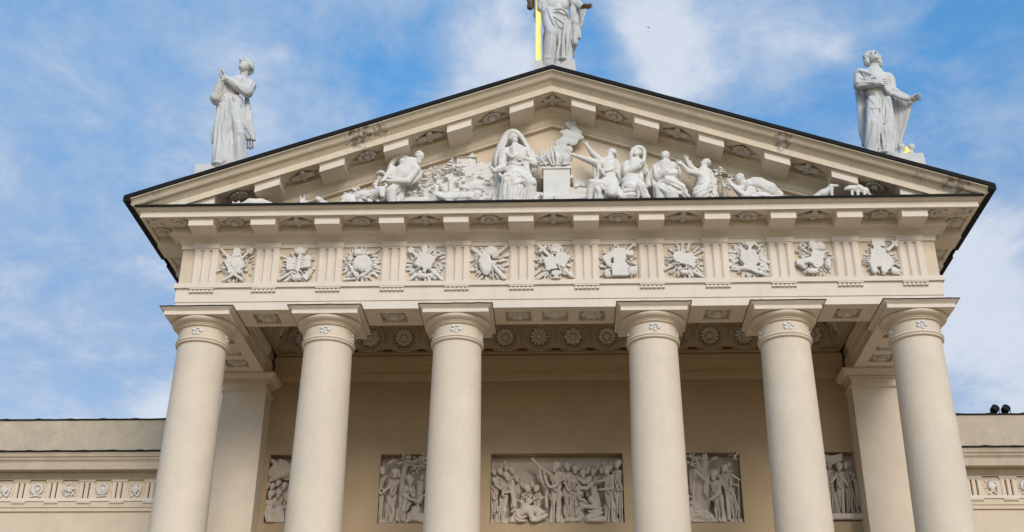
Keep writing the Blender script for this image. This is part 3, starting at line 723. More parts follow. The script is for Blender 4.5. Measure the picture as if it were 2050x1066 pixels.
        if hair == 'curly':
            E_((0, -.08, .26), (.46, .46, .36), k=.03 * h, fold=(.08 * h, .14 * h, tuple(f)))
            for q in (-1, 1):
                for (b, cc) in ((-.05, .10), (-.14, -.08), (-.2, -.25), (-.02, .24)): E_((q * .40, b, cc), (.16, .22, .18), k=.03 * h, fold=(.06 * h, .12 * h, tuple(u)))
            E_((0, -.3, -.1), (.36, .2, .36), k=.03 * h, fold=(.06 * h, .12 * h, tuple(u)))
        if hair == 'bun': E_((0, -.42, .38), (.16, .16, .16), k=.03 * h, fold=(.04 * h, .1 * h, tuple(r))); Cc((-.3, -.1, .36), (.3, -.1, .36), .07, k=.03 * h)
        if hair == 'long':
            for q in (-1, 1): Cc((q * .34, -.05, .1), (q * .34, -.15, -.5), .12, .10, k=.03 * h, fold=(.04 * h, .1 * h, tuple(u)))
            E_((0, -.3, -.25), (.32, .2, .4), k=.03 * h, fold=(.05 * h, .1 * h, tuple(u)))
        if hair == 'tonsure':
            for q in (-1, 1): E_((q * .34, -.10, .0), (.09, .22, .17), k=.02 * h, fold=(.03 * h, .1 * h, tuple(u)))
            E_((0, -.40, -.05), (.28, .1, .2), k=.02 * h)
        if beard: E_((0, .24, -.42), (.21, .20, .26), k=.03 * h, fold=(.06 * h, .11 * h, tuple(u))); Cc((-.15, .36, -.2), (.15, .36, -.2), .05, k=.02 * h)
        return s
    def hand(s, w, tip, size, nrm=(0, 1, 0), spread=.35, curl=.3, thumb=1, raw=False, fr=.075):
        """wrist, fingertip target, size = hand length in drawing units; nrm = palm side"""
        W = np.array(w, float) if raw else s.E(w); T = np.array(tip, float) if raw else s.E(tip); L_ = size * (1. if raw else s.E.u)
        d = nrm_(T - W); n = np.array((nrm[0], -nrm[1], nrm[2]), float); n = nrm_(n - d * (n @ d)); r = np.cross(d, n) * thumb
        R0 = max(fr * L_, s.v * 1.0); k = .02
        s.cap(W, W + d * L_ * .28, L_ * .13, L_ * .17, raw=True, k=.03); s.cap(W + d * L_ * .2 - r * L_ * .14, W + d * L_ * .42 - r * L_ * .16, L_ * .10, raw=True, k=k); s.cap(W + d * L_ * .2 + r * L_ * .14, W + d * L_ * .42 + r * L_ * .16, L_ * .10, raw=True, k=k)
        for i in range(4):
            o = (i - 1.5) / 1.5; ln = L_ * (.54, .62, .58, .46)[i]; b = W + d * L_ * .42 - r * o * L_ * .23
            d1 = nrm_(d - r * o * spread + n * curl * .5); m1 = b + d1 * ln * .5; d2 = nrm_(d - r * o * spread * .8 + n * curl * 1.6)
            s.cap(b, m1, R0 * 1.05, R0, raw=True, k=.004); s.cap(m1, m1 + d2 * ln * .5, R0, R0 * .8, raw=True, k=.004)
        b = W + d * L_ * .15 + r * L_ * .16; t1 = b + nrm_(d * .7 + r * .8 + n * .3) * L_ * .25; t2 = t1 + nrm_(d + r * .25 + n * .3) * L_ * .22
        s.cap(b, t1, R0 * 1.25, R0 * 1.1, raw=True, k=.02); s.cap(t1, t2, R0 * 1.1, R0 * .85, raw=True, k=.012); return s
    def swag(s, pts, r, k=.03, fy=1.):
        """rounded fold of cloth through the given points"""
        P_ = [np.array(p if len(p) > 2 else (*p, 0.), float) for p in pts]; out_ = []
        for i in range(len(P_) - 1):
            p0, p1, p2, p3 = P_[max(i - 1, 0)], P_[i], P_[i + 1], P_[min(i + 2, len(P_) - 1)]
            for t in np.linspace(0, 1, 5)[:-1]: out_.append(.5 * ((2 * p1) + (-p0 + p2) * t + (2 * p0 - 5 * p1 + 4 * p2 - p3) * t * t + (-p0 + 3 * p1 - 3 * p2 + p3) * t ** 3))
        out_.append(P_[-1]); n = len(out_) - 1
        for i in range(n):
            w0, w1 = (.55 + .45 * math.sin(math.pi * (j / n) ** .8) for j in (i, i + 1)); s.cap(out_[i], out_[i + 1], r * w0, r * w1, k=k, fy=fy)
        return s
    # --- build
    def mesh(s, name, m, clip=None):
        v = s.v; lo = np.min([o[1] - o[3] for o in s.ops if not o[4]], 0) - 3 * v - .08; hi = np.max([o[2] + o[3] for o in s.ops if not o[4]], 0) + 3 * v + .08
        if clip is not None: lo = np.maximum(lo, np.array(clip[0]) - 2 * v); hi = np.minimum(hi, np.array(clip[1]) + 2 * v)
        n = np.ceil((hi - lo) / v).astype(int) + 1; D = np.full(n, 4 * v, f32); ax = [(lo[i] + v * np.arange(n[i])).astype(f32) for i in range(3)]
        for fn, a, b, k, sub, fold, seed in s.ops:
            am = fold[0] if fold else 0; mg = k + 3 * v + am * 1.2
            i0 = np.clip(np.floor((a - mg - lo) / v).astype(int), 0, n); i1 = np.clip(np.ceil((b + mg - lo) / v).astype(int) + 1, 0, n)
            if (i1 <= i0).any(): continue
            sl = tuple(slice(i0[q], i1[q]) for q in range(3)); x = ax[0][sl[0]][:, None, None]; y = ax[1][sl[1]][None, :, None]; z = ax[2][sl[2]][None, None, :]
            d = fn(x, y, z).astype(f32)
            if fold:
                w = np.abs(d) < am * 1.6 + 2 * v; dr = nrm_(fold[2]); st = 1 - .17; X, Y, Z = (np.broadcast_to(q, d.shape)[w] / fold[1] for q in (x, y, z))
                al = (X * dr[0] + Y * dr[1] + Z * dr[2]) * st; X, Y, Z = X - al * dr[0] + seed, Y - al * dr[1] + seed * .7, Z - al * dr[2]
                wv = .35 * perlin(X * .4 + 9, Y * .4, Z * .4); d[w] -= am * (np.abs(perlin(X + wv, Y - wv, Z + wv)) * 2.6 - .55).astype(f32)
            g = D[sl]
            if sub: kk = max(k, 1e-4); h = np.clip(.5 - .5 * (g + d) / kk, 0, 1); D[sl] = g * (1 - h) + (-d) * h + kk * h * (1 - h)
            else: kk = max(k, 1e-4); h = np.clip(.5 + .5 * (g - d) / kk, 0, 1); D[sl] = g * (1 - h) + d * h - kk * h * (1 - h)
        if clip is not None:
            for q in range(3):
                sh = [1, 1, 1]; sh[q] = -1; c = ax[q].reshape(sh); D = np.maximum(D, np.maximum(clip[0][q] - c, c - clip[1][q]).astype(f32))
        for q in range(3):
            i = [slice(None)] * 3
            for e in (0, -1): i[q] = e; D[tuple(i)] = np.maximum(D[tuple(i)], v * .5)
        V, F = surface_net(D, lo, v); return np_mesh(name, V, F, m)
    def make(s, name, m, parent=None, base=None, label=None, cat=None, group=None, clip=None):
        me = s.mesh(name, m, clip); V = np.empty(len(me.vertices) * 3, f32); me.vertices.foreach_get('co', V); V = V.reshape(-1, 3)
        if parent is None:
            if base is None: base = ((V[:, 0].min() + V[:, 0].max()) / 2, (V[:, 1].min() + V[:, 1].max()) / 2, V[:, 2].min())
        else: base = parent.location
        V = V - np.array(base, f32); me.vertices.foreach_set('co', V.ravel()); me.update()
        o = bpy.data.objects.new(name, me); COL.objects.link(o); o.parent = parent; o.location = base if parent is None else (0, 0, 0)
        if label: tag(o, label, cat, group)
        return o
# ================================================================== roof statues
def pedestal(parent, x0, x1, zt, y0=-1.1, y1=.6, z0=24.85):
    l = parent.location; bm = bmesh.new()
    box(bm, x0 - l[0], x1 - l[0], y0 - l[1], y1 - l[1], z0 - l[2], zt - .24 - l[2]); box(bm, x0 + .02 - l[0], x1 - .02 - l[0], y0 + .02 - l[1], y1 - .02 - l[1], zt - .239 - l[2], zt - l[2])
    return obj('pedestal', bm, STONE, parent)
VF = (.06, .30)     # vertical cloth folds: depth, spacing
# --- left: praying man
E_L = Elev((-22.717725, 0.020121, 0.002803), (34.179094, -0.0004, -0.023925), -.6, (.343, -.757), (390, 90, 3.33))
st = empty('roof_statue', (-12.85, -.6, 26.22), 'grey stone statue of a bald man praying with joined hands, at left roof corner', 'statue', 'statues on the pediment roof')
F = Fig(E_L, .023)
F.chain([(218, 345), (238, 430), (228, 600), (222, 800)], [52, 84, 100, 114], fy=.8, fold=(.13, .30, (0, 0, 1)))
F.cap((185, 420, .25), (165, 800, .3), 34, 44, fold=(.08, .24)); F.cap((265, 440, .25), (300, 600, .42), 46, 38, fold=(.03, .25)); F.cap((300, 600, .42), (292, 800, .25), 36, 50, fold=(.08, .22))
F.swag([(205, 350, .3), (208, 480, .42), (200, 640, .48), (196, 770, .5)], 10); F.swag([(238, 360, .35), (268, 520, .55), (330, 690, .4), (338, 760, .3)], 11); F.swag([(165, 400, .35), (140, 560, .4), (128, 760, .4)], 10)
F.cap((212, 340, 0), (224, 340, 0), 54, 54, fy=.8, k=.02)
F.chain([(222, 335), (252, 300), (290, 262)], [50, 60, 58], fy=.8, fold=(.03, .2)); F.cap((250, 258, .05), (365, 268, -.1), 40, 40, fy=.85, fold=(.03, .25))
F.chain([(372, 276, -.05), (350, 322, .22), (215, 232, .55)], [40, 38, 22], fold=(.035, .16)); F.chain([(240, 262, .1), (140, 362, .28), (178, 240, .55)], [34, 36, 22], fold=(.04, .16)); F.cap((135, 340, .2), (137, 388, .2), 22, 24, fold=(.03, .12))
F.hand((207, 228, .55), (176, 160, .6), 76, (-1, .2, -.2), .1, .02, -1); F.hand((182, 238, .62), (166, 160, .68), 76, (1, -.2, .2), .1, .02, 1)
F.cap((322, 240, -.05), (332, 190, .02), 30, 27); F.head((343, 148, .05), 118, (-.42, .80, .36), (.12, -.3, .95), 'tonsure')
F.tri((345, 300, -.25), (352, 420, -.15), (392, 640, -.15), 12, fold=(.04, .2)); F.tri((345, 330, -.2), (330, 640, -.1), (392, 640, -.15), 12, fold=(.05, .2)); F.swag([(255, 350, .35), (300, 440, .45), (345, 560, .3), (385, 640, .1)], 10)
F.ell((150, 786, .46), (36, 30, 14)); F.ell((262, 788, .46), (36, 30, 14))
F.make('figure', STONE, st); pedestal(st, -13.72, -11.75, 25.84)
for k, x in enumerate((350, 366, 382)):
    G = Fig(E_L, .02); G.cap((x, 632, .05), (x, 672 + 5 * k % 7, .05), 4.5, 5); G.ell((x, 688 + 6 * (k % 2), .05), (8, 8, 10)); G.make('tassel', BRONZE, st)
# --- centre: woman with the tall gilded cross
E_C = Elev((-22.453997, 0.020331, -0.000225), (34.413778, -0.000485, -0.025394), -.6, (.003, -.826), (1000, 0, 6.664))
st = empty('roof_statue', (.09, -.6, 30.86), 'grey stone robed woman beside a golden shaft, standing at the pediment peak', 'statue', 'statues on the pediment roof')
F = Fig(E_C, .025)
F.chain([(770, 90), (765, 260), (775, 520), (780, 870)], [118, 170, 178, 196], fy=.8, fold=(.12, .32, (.05, 0, 1)))
F.chain([(660, 200, .2), (690, 460, .62), (655, 870, .3)], [110, 82, 92], fold=(.06, .3)); F.chain([(860, 260, .2), (890, 870, .3)], [85, 75], fold=(.11, .26))
F.swag([(640, 100, .5), (700, 260, .75), (800, 500, .7), (760, 770, .7)], 22); F.swag([(700, 210, .7), (780, 260, .75), (870, 330, .6)], 18); F.swag([(720, 130, .6), (850, 130, .6), (930, 240, .4)], 16); F.swag([(880, 260, .6), (850, 520, .65), (835, 770, .65)], 18); F.swag([(940, 330, .4), (905, 560, .5), (890, 770, .5)], 18)
F.cap((700, 82, .1), (840, 82, .1), 92, 92, fy=.85, k=.02)
F.chain([(765, 60), (765, -120), (770, -260)], [125, 150, 120], fy=.7, fold=(.05, .25)); F.cap((610, -270), (930, -270), 80, 80, fy=.8, fold=(.04, .25))
F.chain([(950, -240), (985, 20, .1), (1085, 95, .5)], [85, 78, 42], fold=(.05, .22))
F.chain([(1010, 60, .2), (1005, 320, .2), (1010, 580, .1)], [55, 58, 46], fold=(.07, .2)); F.chain([(1060, 110, .1), (1062, 300, 0), (1060, 510, 0)], [26, 28, 22], fold=(.04, .2)); F.tri((1150, 130, -.3), (1000, 200, -.5), (985, 760, -.5), 14, fold=(.04, .25)); F.tri((1000, 200, -.5), (985, 760, -.5), (900, 500, -.4), 14)
F.chain([(600, -240), (540, -60, .1), (560, 130, .2)], [85, 88, 80], fold=(.08, .2)); F.chain([(520, -100, .2), (490, 200, -.1), (487, 380, -.3)], [55, 40, 10], fold=(.05, .2)); F.cap((590, 40, .35), (585, 150, .35), 40, 34, fold=(.04, .15))
F.cap((770, -270), (770, -340), 55); F.head((770, -430, .05), 230, (.1, .9, .3), (0, -.3, 1), 'long')
F.tri((770, -560, -.2), (560, -250, -.3), (980, -250, -.3), 22, fold=(.05, .3))
F.ell((650, 790, .46), (60, 60, 22)); F.ell((840, 790, .46), (60, 60, 22))
F.make('figure', STONE, st); pedestal(st, -.74, .92, 30.45, -1.1, .6, 29.3)
G = Fig(E_C, .022); G.hand((1085, 100, .52), (1230, 95, .6), 150, (0, .3, 1), .5, .25, 1, fr=.085); G.cap((1075, 112, .5), (1160, 70, .6), 12, 9); G.make('hand', BRONZE, st)
G = Fig(E_C, .025); G.chain([(418, -140, -.1), (415, 0, -.1), (405, 100, -.1)], [55, 56, 50], fold=(.05, .2)); G.make('sleeve', UMBER, st)  # separate sleeve in one dark brown, much darker than the robe
X0 = E_C((525, 790, .1))[0]
bm = bmesh.new(); l = st.location
box(bm, X0 - .11 - l[0], X0 + .11 - l[0], -.88 - l[1], -.68 - l[1], 30.455 - l[2], 37.6 - l[2]); box(bm, X0 - 1.35 - l[0], X0 + 1.35 - l[0], -.87 - l[1], -.69 - l[1], 36.2 - l[2], 36.42 - l[2])
obj('cross', bm, GOLD, st)
# --- right: young man with hand on breast
E_R = Elev((-20.381281, 0.019148, -0.003083), (34.05313, -0.00039, -0.023392), -.6, (-.333, -.753), (1640, 80, 4.1))
st = empty('roof_statue', (12.75, -.6, 26.25), 'grey stone statue of a cloaked youth, hand on breast and arm outstretched, at right', 'statue', 'statues on the pediment roof')
F = Fig(E_R, .023)
F.chain([(490, 435), (495, 540), (500, 720), (505, 950)], [86, 100, 112, 126], fy=.75, fold=(.12, .30, (0, 0, 1)))
F.chain([(440, 520, .2), (440, 690, .55), (425, 950, .3)], [58, 48, 56], fold=(.06, .22)); F.chain([(550, 520, .2), (560, 950, .3)], [52, 62], fold=(.08, .24))
F.swag([(410, 480, .4), (470, 560, .55), (490, 700, .55), (490, 880, .5)], 14); F.swag([(405, 560, .4), (450, 570, .6), (500, 560, .6)], 11); F.swag([(505, 560, .5), (515, 720, .55), (530, 890, .5)], 13); F.swag([(560, 540, .4), (550, 650, .5), (530, 690, .5)], 10); F.swag([(590, 560, .3), (610, 720, .35), (630, 890, .3)], 12)
F.cap((440, 438, .1), (545, 440, .1), 60, 60, fy=.85, k=.02)
F.chain([(490, 430), (465, 350), (450, 290)], [84, 92, 78], fy=.75, fold=(.03, .2)); F.cap((345, 290), (560, 330), 52, 55, fy=.85, fold=(.04, .2))
F.chain([(325, 300, -.05), (330, 378, .25), (455, 360, .55)], [44, 46, 32], fold=(.04, .18)); F.hand((465, 352, .58), (560, 352, .52), 105, (.1, -.9, -.1), .25, .1, 1)
F.chain([(575, 335, -.05), (590, 430, .1), (720, 487, .3)], [45, 46, 26], fold=(.04, .17)); F.hand((735, 490, .32), (828, 470, .4), 100, (0, .3, -1), .25, .1, 1); F.swag([(590, 440, .2), (660, 480, .35), (740, 500, .3)], 18)
F.swag([(330, 260, .2), (440, 300, .5), (560, 420, .4), (600, 460, .2)], 16); F.swag([(300, 330, .2), (380, 330, .5), (470, 300, .5)], 14); F.swag([(540, 385, .5), (560, 430, .5), (590, 465, .3)], 14)
F.tri((300, 330, -.25), (395, 400, -.3), (365, 870, -.25), 14, fold=(.05, .2)); F.tri((300, 330, -.25), (335, 740, -.3), (365, 870, -.25), 14, fold=(.05, .2)); F.tri((395, 400, -.3), (365, 870, -.25), (450, 800, -.3), 14, fold=(.03, .2))
F.tri((590, 500, -.25), (758, 520, .05), (655, 870, -.3), 12, fold=(.04, .2)); F.tri((590, 500, -.3), (655, 870, -.3), (560, 860, -.35), 12, fold=(.04, .2)); F.cap((758, 520, .05), (655, 880, -.3), 12, 14)
F.cap((450, 280), (448, 230, .02), 40, 40); F.head((440, 162, .04), 138, (.18, .85, .42), (-.05, -.4, .92), 'curly')
F.ell((400, 925, .46), (50, 50, 18)); F.ell((530, 925, .46), (50, 50, 18))
F.make('figure', STONE, st); pedestal(st, 11.95, 13.88, 25.87)
for x in (672, 750):
    G = Fig(E_R, .025); G.ell((x, 880, .25), (29, 29, 33)); G.cap((x, 880, .25), (x, 960, .25), 14, 18); G.make('stone_ball', STONE, st)
G = Fig(E_R, .018); G.chain([(712, 875, .3), (705, 898, .3), (712, 925, .3)], [9, 12, 12]); G.cap((722, 890, .3), (735, 915, .3), 8, 10); G.cap((700, 910, .3), (690, 925, .3), 8, 10); G.make('gilded_ornament', GOLD, st)
# ================================================================== pediment sculpture
TL = ((-21.854686, 0.019334, 0.001354), (33.720233, -0.000329, -0.022569), -.6, (.15, -.655))
TR = ((-20.369603, 0.018848, -0.001456), (33.594146, -0.00032, -0.022223), -.6, (-.12, -.653))
def TE(side, crop): return Elev(*side, crop)
c4, c5, c6, c7, c8 = (440, 260, 4.881), (720, 230, 5.395), (960, 230, 5.61), (1130, 260, 5.857), (1420, 260, 5.395)
LED = 23.84          # ledge the figures rest on
VX = .021
def put(F, name, label, cat, m=None, group=None, hi=40.):
    return F.make(name, m or PLASTER, None, None, label, cat, group, clip=((-20, -1.5, LED), (20, .118, hi)))
GP = 'figures in the pediment'
# --- man bending over the ram
F = Fig(TE(TL, c5), VX)
F.chain([(560, 545, .15), (470, 640, .2), (390, 745, .15)], [88, 96, 88], fy=.8); F.cap((480, 520, .1), (620, 590, .25), 50, 46)
F.swag([(600, 520, .1), (480, 462, .0), (390, 490, .0), (330, 600, .1), (350, 680, .3)], 28); F.swag([(640, 570, .2), (655, 660, .2), (560, 740, .3), (450, 770, .4)], 24); F.swag([(330, 680, .45), (420, 700, .5), (520, 690, .5)], 20); F.swag([(350, 740, .45), (450, 750, .5), (540, 720, .45)], 18)
F.chain([(615, 600, .35), (520, 720, .55), (330, 715, .6)], [46, 36, 24]); F.hand((335, 715, .6), (290, 700, .6), 62, (0, -.5, -1), .3, .5, 1)
F.chain([(360, 585, .3), (320, 650, .45), (265, 705, .55)], [40, 32, 22], fold=(.02, .15)); F.hand((268, 702, .55), (235, 720, .6), 55, (0, -.3, -1), .3, .5, -1)
F.cap((585, 535, .15), (620, 500, .2), 36, 34); F.head((652, 463, .25), 118, (.72, .45, -.40), (.45, .2, .85), 'short', True)
F.chain([(410, 780, .3), (345, 830, .45), (360, 1010, .4)], [70, 58, 52], fold=(.04, .2)); F.chain([(440, 790, .1), (420, 1010, .1)], [66, 60], fold=(.06, .2))
F.ell((235, 670, -.1), (58, 40, 62), fold=(.05, .2)); F.swag([(190, 650, 0), (240, 625, .1), (300, 660, .1)], 20); F.ell((172, 765, -.1), (30, 24, 24)); F.cap((200, 730, -.1), (172, 765, -.1), 22)
put(F, 'bending_man', 'white sculpted bare-shouldered man bending over a ram, left in pediment', 'statue', group=GP)
# --- ram and sheep he holds
F = Fig(TE(TL, c4), VX); w = (.05, .10, (.4, .3, .6))
F.ell((1430, 665, .3), (125, 80, 75), fold=w); F.ell((1520, 640, .4), (70, 60, 62), fold=w); F.chain([(1550, 620, .5), (1590, 590, .6), (1600, 640, .7)], [48, 40, 24]); F.chain([(1570, 570, .55), (1530, 560, .6), (1545, 530, .6)], [14, 13, 8], k=.01); F.chain([(1610, 565, .6), (1640, 545, .6), (1625, 520, .6)], [14, 13, 8], k=.01)
for x in (1390, 1480, 1560): F.cap((x, 700, .45), (x + 6, 850, .45), 26, 20)
put(F, 'sculpted_ram', 'white sculpted woolly ram held by the bending man', 'sculpture')
F = Fig(TE(TL, c4), VX); F.ell((1285, 690, .3), (88, 70, 66), fold=w); F.ell((1240, 670, .45), (44, 40, 40), fold=(.03, .1)); F.cap((1240, 680, .5), (1205, 720, .55), 26, 18); F.cap((1300, 720, .4), (1300, 850, .4), 60, 40)
put(F, 'sculpted_sheep', 'small white sculpted sheep just left of the ram', 'sculpture')
F = Fig(TE(TL, c4), VX); F.cap((1000, 695, .4), (1040, 760, .3), 40, 50, fold=w); F.ell((985, 680, .5), (36, 36, 32), fold=(.03, .08)); F.cap((1040, 760, .3), (1040, 850, .3), 70, 60)
put(F, 'sculpted_lamb', 'white sculpted lamb with only its round woolly head showing', 'sculpture')
F = Fig(TE(TL, c4), VX); F.chain([(850, 800, .3), (840, 720, .4), (832, 690, .45)], [60, 34, 24]); F.chain([(832, 690, .45), (822, 715, .55)], [24, 14]); F.chain([(820, 680, .4), (808, 640, .4)], [9, 5], k=.01); F.chain([(845, 680, .4), (852, 640, .4)], [9, 5], k=.01); F.cap((855, 690, .4), (890, 700, .4), 10, 7); F.cap((815, 690, .45), (785, 690, .4), 9, 6)
put(F, 'sculpted_goat', 'white sculpted goat head with two upright horns, far left of pediment', 'sculpture')
F = Fig(TE(TL, c4), VX); F.chain([(520, 740, .2), (430, 722, .3), (330, 720, .35), (270, 745, .4)], [36, 50, 52, 40], fold=(.02, .2)); F.chain([(270, 740, .4), (190, 735, .5), (130, 730, .6)], [34, 26, 16]); F.cap((180, 715, .5), (165, 700, .5), 12, 7); F.cap((215, 710, .5), (225, 695, .45), 12, 8); F.cap((250, 790, .4), (520, 790, .2), 40, 40)
put(F, 'sculpted_calf', 'white sculpted calf lying in the left corner of pediment', 'sculpture')
# --- landscape, trees and hut in low relief
F = Fig(TE(TL, c5), VX); g = (.09, .28, (1, 0, .25))
F.chain([(330, 860, -.45), (560, 850, -.45), (800, 840, -.45), (1000, 830, -.45), (1300, 830, -.45)], [110, 150, 150, 190, 200], fy=.5, fold=g, k=.1)
F.chain([(1060, 690, -.5), (1250, 690, -.5), (1420, 660, -.5)], [130, 150, 160], fy=.35, fold=(.07, .25, (1, 0, .45)), k=.1); F.cap((1330, 860, -.3), (1440, 860, -.3), 120, 120, fy=.5, fold=g)
F.cap((300, 960, -.2), (1450, 960, -.2), 70, 70, fold=(.06, .4, (1, 0, 0)))
for i in range(16):
    q = np.random.RandomState(i); x = 520 + q.uniform(0, 160); y = 740 + q.uniform(0, 130); F.ell((x, y, .05), (16, 10, 11), k=.01)
q = np.random.RandomState(77)
for i in range(70):
    x = q.uniform(430, 1400); y = q.uniform(700, 930) if x < 1050 else q.uniform(600, 930); t = q.uniform(-.6, .6); F.cap((x - 20 * math.cos(t), y - 14 * math.sin(t), -.12), (x + 20 * math.cos(t), y + 14 * math.sin(t), -.1), q.uniform(6, 13), k=.02)
put(F, 'hillside_relief', 'white sculpted hillside behind the shepherd scene in the pediment', 'relief')
def tree(pts, trunk, label, side, crop, seed, sz=24):
    F = Fig(TE(side, crop), .022); q = np.random.RandomState(seed)
    for t in trunk: F.chain(t[0], t[1], fold=(.02, .1))
    for (x, y, n, r) in pts:
        for _ in range(n):
            a, b = q.normal(size=2) * r * .5; F.ell((x + a, y + b, q.uniform(-.35, .1)), (sz * q.uniform(.6, 1.1), sz * .6, sz * q.uniform(.4, .75)), k=.006, fold=(.02, .07, tuple(q.normal(size=3))))
    return put(F, 'sculpted_tree', label, 'sculpture')
tree([(740, 630, 14, 55), (840, 630, 16, 60), (700, 660, 8, 40)], [([(830, 830, -.2), (850, 740, -.25), (810, 680, -.25)], [30, 24, 14]), ([(850, 740, -.25), (850, 650, -.25)], [16, 10]), ([(830, 800, -.2), (840, 1000, -.2)], [30, 34])], 'white carved two-stemmed tree to the right of the bending man', TL, c5, 3)
tree([(1010, 560, 20, 62), (930, 600, 14, 45), (1075, 610, 14, 45), (930, 680, 10, 40), (1060, 740, 14, 50), (890, 810, 12, 55), (960, 850, 6, 40)], [([(985, 1000, -.05), (985, 820, -.05), (985, 720, -.1), (1010, 600, -.15)], [34, 30, 28, 16]), ([(985, 720, -.1), (940, 620, -.15)], [20, 10]), ([(1000, 740, -.1), (1060, 720, -.1)], [16, 9])], 'taller white carved leafy tree below the little hut', TL, c5, 4)
bm = bmesh.new(); e = TE(TL, c5); a = e((1060, 560, -.42)); b = e((1270, 540, -.42)); zt_ = e((1250, 440, -.42))[2]; zm = e((1250, 480, -.42))[2]
ya, yb = -.22, .115; xl, xr = a[0], b[0]; xm = xr - .28; zb = a[2] - .05
ce = ((xl + xr) / 2, -.1, zb)
def rel(*ps): return [(p[0] - ce[0], p[1] - ce[1], p[2] - ce[2]) for p in ps]
hut = empty('carved_hut', ce, 'tiny white carved gabled hut on the hilltop in the pediment', 'relief')
loft(bm, [rel((xl, ya, zb), (xm, ya, zb), (xm, yb, zb), (xl, yb, zb)), rel((xl, ya, zm), (xm, ya, zm), (xm, yb, zm), (xl, yb, zm))]); loft(bm, [rel((xm + .001, ya - .03, zb), (xr, ya + .05, zb), (xr, yb, zb), (xm + .001, yb, zb)), rel((xm + .001, ya - .03, zm), (xr, ya + .05, zm), (xr, yb, zm), (xm + .001, yb, zm))])
obj('wall', bm, PLASTER, hut)
bm = bmesh.new(); mx = (xm + xr) / 2
loft(bm, [rel((xl - .06, ya - .06, zm + .002), (xl - .06, yb, zm + .002), (xl + .10, -.05, zt_)), rel((xm - .02, ya - .06, zm + .002), (xm - .02, yb, zm + .002), (mx - .06, -.05, zt_))]); obj('roof', bm, PLASTER, hut)
bm = bmesh.new(); loft(bm, [rel((xm - .015, y, zm + .003), (xr + .03, y, zm + .003), (mx, y, zt_ + .03)) for y in (ya - .07, yb)]); obj('gable', bm, PLASTER, hut)
# --- reclining figure with cap
F = Fig(TE(TL, c5), VX)
F.chain([(790, 960, .2), (830, 900, .25), (960, 910, .3), (1100, 900, .35)], [60, 70, 66, 70], fold=(.06, .2, (1, 0, .3))); F.chain([(1100, 900, .35), (1180, 890, .4), (1230, 900, .4)], [64, 60, 50], fold=(.04, .2))
F.swag([(800, 850, .45), (900, 890, .55), (1010, 890, .55), (1110, 850, .5)], 22); F.swag([(870, 850, .5), (940, 920, .55), (1060, 930, .55)], 18)
F.head((1255, 870, .45), 105, (-.55, .7, -.2), (-.1, 0, 1), 'short'); F.ell((1275, 805, .42), (58, 52, 40), k=.02); F.cap((1225, 825, .5), (1320, 815, .45), 16, 16, k=.02)
F.chain([(1300, 930, .35), (1370, 900, .45), (1395, 850, .5)], [44, 34, 24], fold=(.03, .15)); F.hand((1395, 850, .5), (1420, 780, .5), 70, (-.5, .5, 0), .3, .3, 1); F.cap((780, 1000, .2), (1300, 1000, .3), 60, 60)
put(F, 'reclining_person', 'white sculpted reclining figure in a round cap, left of the veiled seated woman', 'statue', group=GP)
# --- veiled woman beside the altar
F = Fig(TE(TL, c6), VX)
F.chain([(420, 420, .2), (420, 500, .25), (410, 580, .2)], [98, 90, 84], fy=.8, fold=(.025, .15)); F.cap((310, 420, .15), (545, 420, .15), 52, 54, fy=.9, fold=(.02, .2))
F.swag([(300, 430, .4), (360, 480, .5), (440, 440, .5)], 14); F.swag([(340, 540, .4), (420, 560, .5), (480, 540, .45)], 14)
F.chain([(410, 590, .15), (400, 690, .2)], [100, 130], fy=.85, fold=(.05, .22, (1, 0, .2)))
F.chain([(380, 690, .3), (300, 730, .55), (270, 960, .4)], [92, 74, 84], fold=(.08, .22)); F.chain([(450, 690, .3), (545, 770, .6), (520, 980, .4)], [90, 64, 76], fold=(.06, .2)); F.chain([(400, 760, .4), (380, 980, .35)], [84, 110], fold=(.09, .22))
F.swag([(200, 660, .35), (280, 720, .55), (420, 690, .6), (520, 700, .5)], 22); F.swag([(260, 760, .6), (360, 770, .65), (460, 740, .65)], 18); F.swag([(250, 780, .65), (235, 900, .6), (220, 960, .5)], 20); F.swag([(440, 790, .65), (400, 880, .65), (370, 960, .6)], 20); F.swag([(500, 800, .65), (450, 900, .6), (430, 980, .5)], 16)
F.chain([(290, 430, .2), (250, 560, .3), (250, 600, .35)], [54, 48, 46], fold=(.035, .15)); F.chain([(250, 600, .38), (160, 635, .5)], [46, 30], fold=(.03, .12)); F.hand((158, 632, .5), (110, 585, .55), 84, (.4, .6, .5), .9, .1, -1, fr=.055)
F.chain([(560, 430, .2), (600, 560, .25), (500, 500, .5)], [54, 50, 28], fold=(.035, .15)); F.hand((500, 500, .5), (400, 480, .52), 92, (0, -1, 0), .3, .1, 1); F.ell((600, 610, .15), (52, 44, 60), fold=(.05, .15))
F.chain([(500, 520, .4), (510, 620, .4), (555, 740, .35)], [32, 36, 24], fold=(.04, .15))
F.cap((415, 390, .15), (410, 345, .2), 40, 38); F.head((400, 280, .2), 128, (.62, .76, .10), (-.05, 0, 1), 'short')
for dd, rr in ((.0, 30), (-.18, 40)): F.swag([(190, 590, dd), (200, 480, dd), (270, 330, dd), (340, 232, dd), (415, 206, dd + .05), (490, 262, dd), (560, 390, dd), (610, 480, dd), (622, 590, dd)], rr, fy=1.3)
F.swag([(240, 540, .1), (250, 430, .1), (310, 310, .12), (360, 240, .15)], 22); F.tri((200, 560, -.15), (290, 340, -.2), (330, 560, -.2), 24, fold=(.04, .2)); F.tri((550, 380, -.2), (520, 560, -.2), (620, 560, -.1), 24, fold=(.04, .2)); F.tri((300, 300, -.3), (520, 300, -.3), (410, 500, -.3), 24)
F.tri((180, 600, -.2), (330, 600, -.3), (240, 960, -.2), 30, fold=(.05, .2))
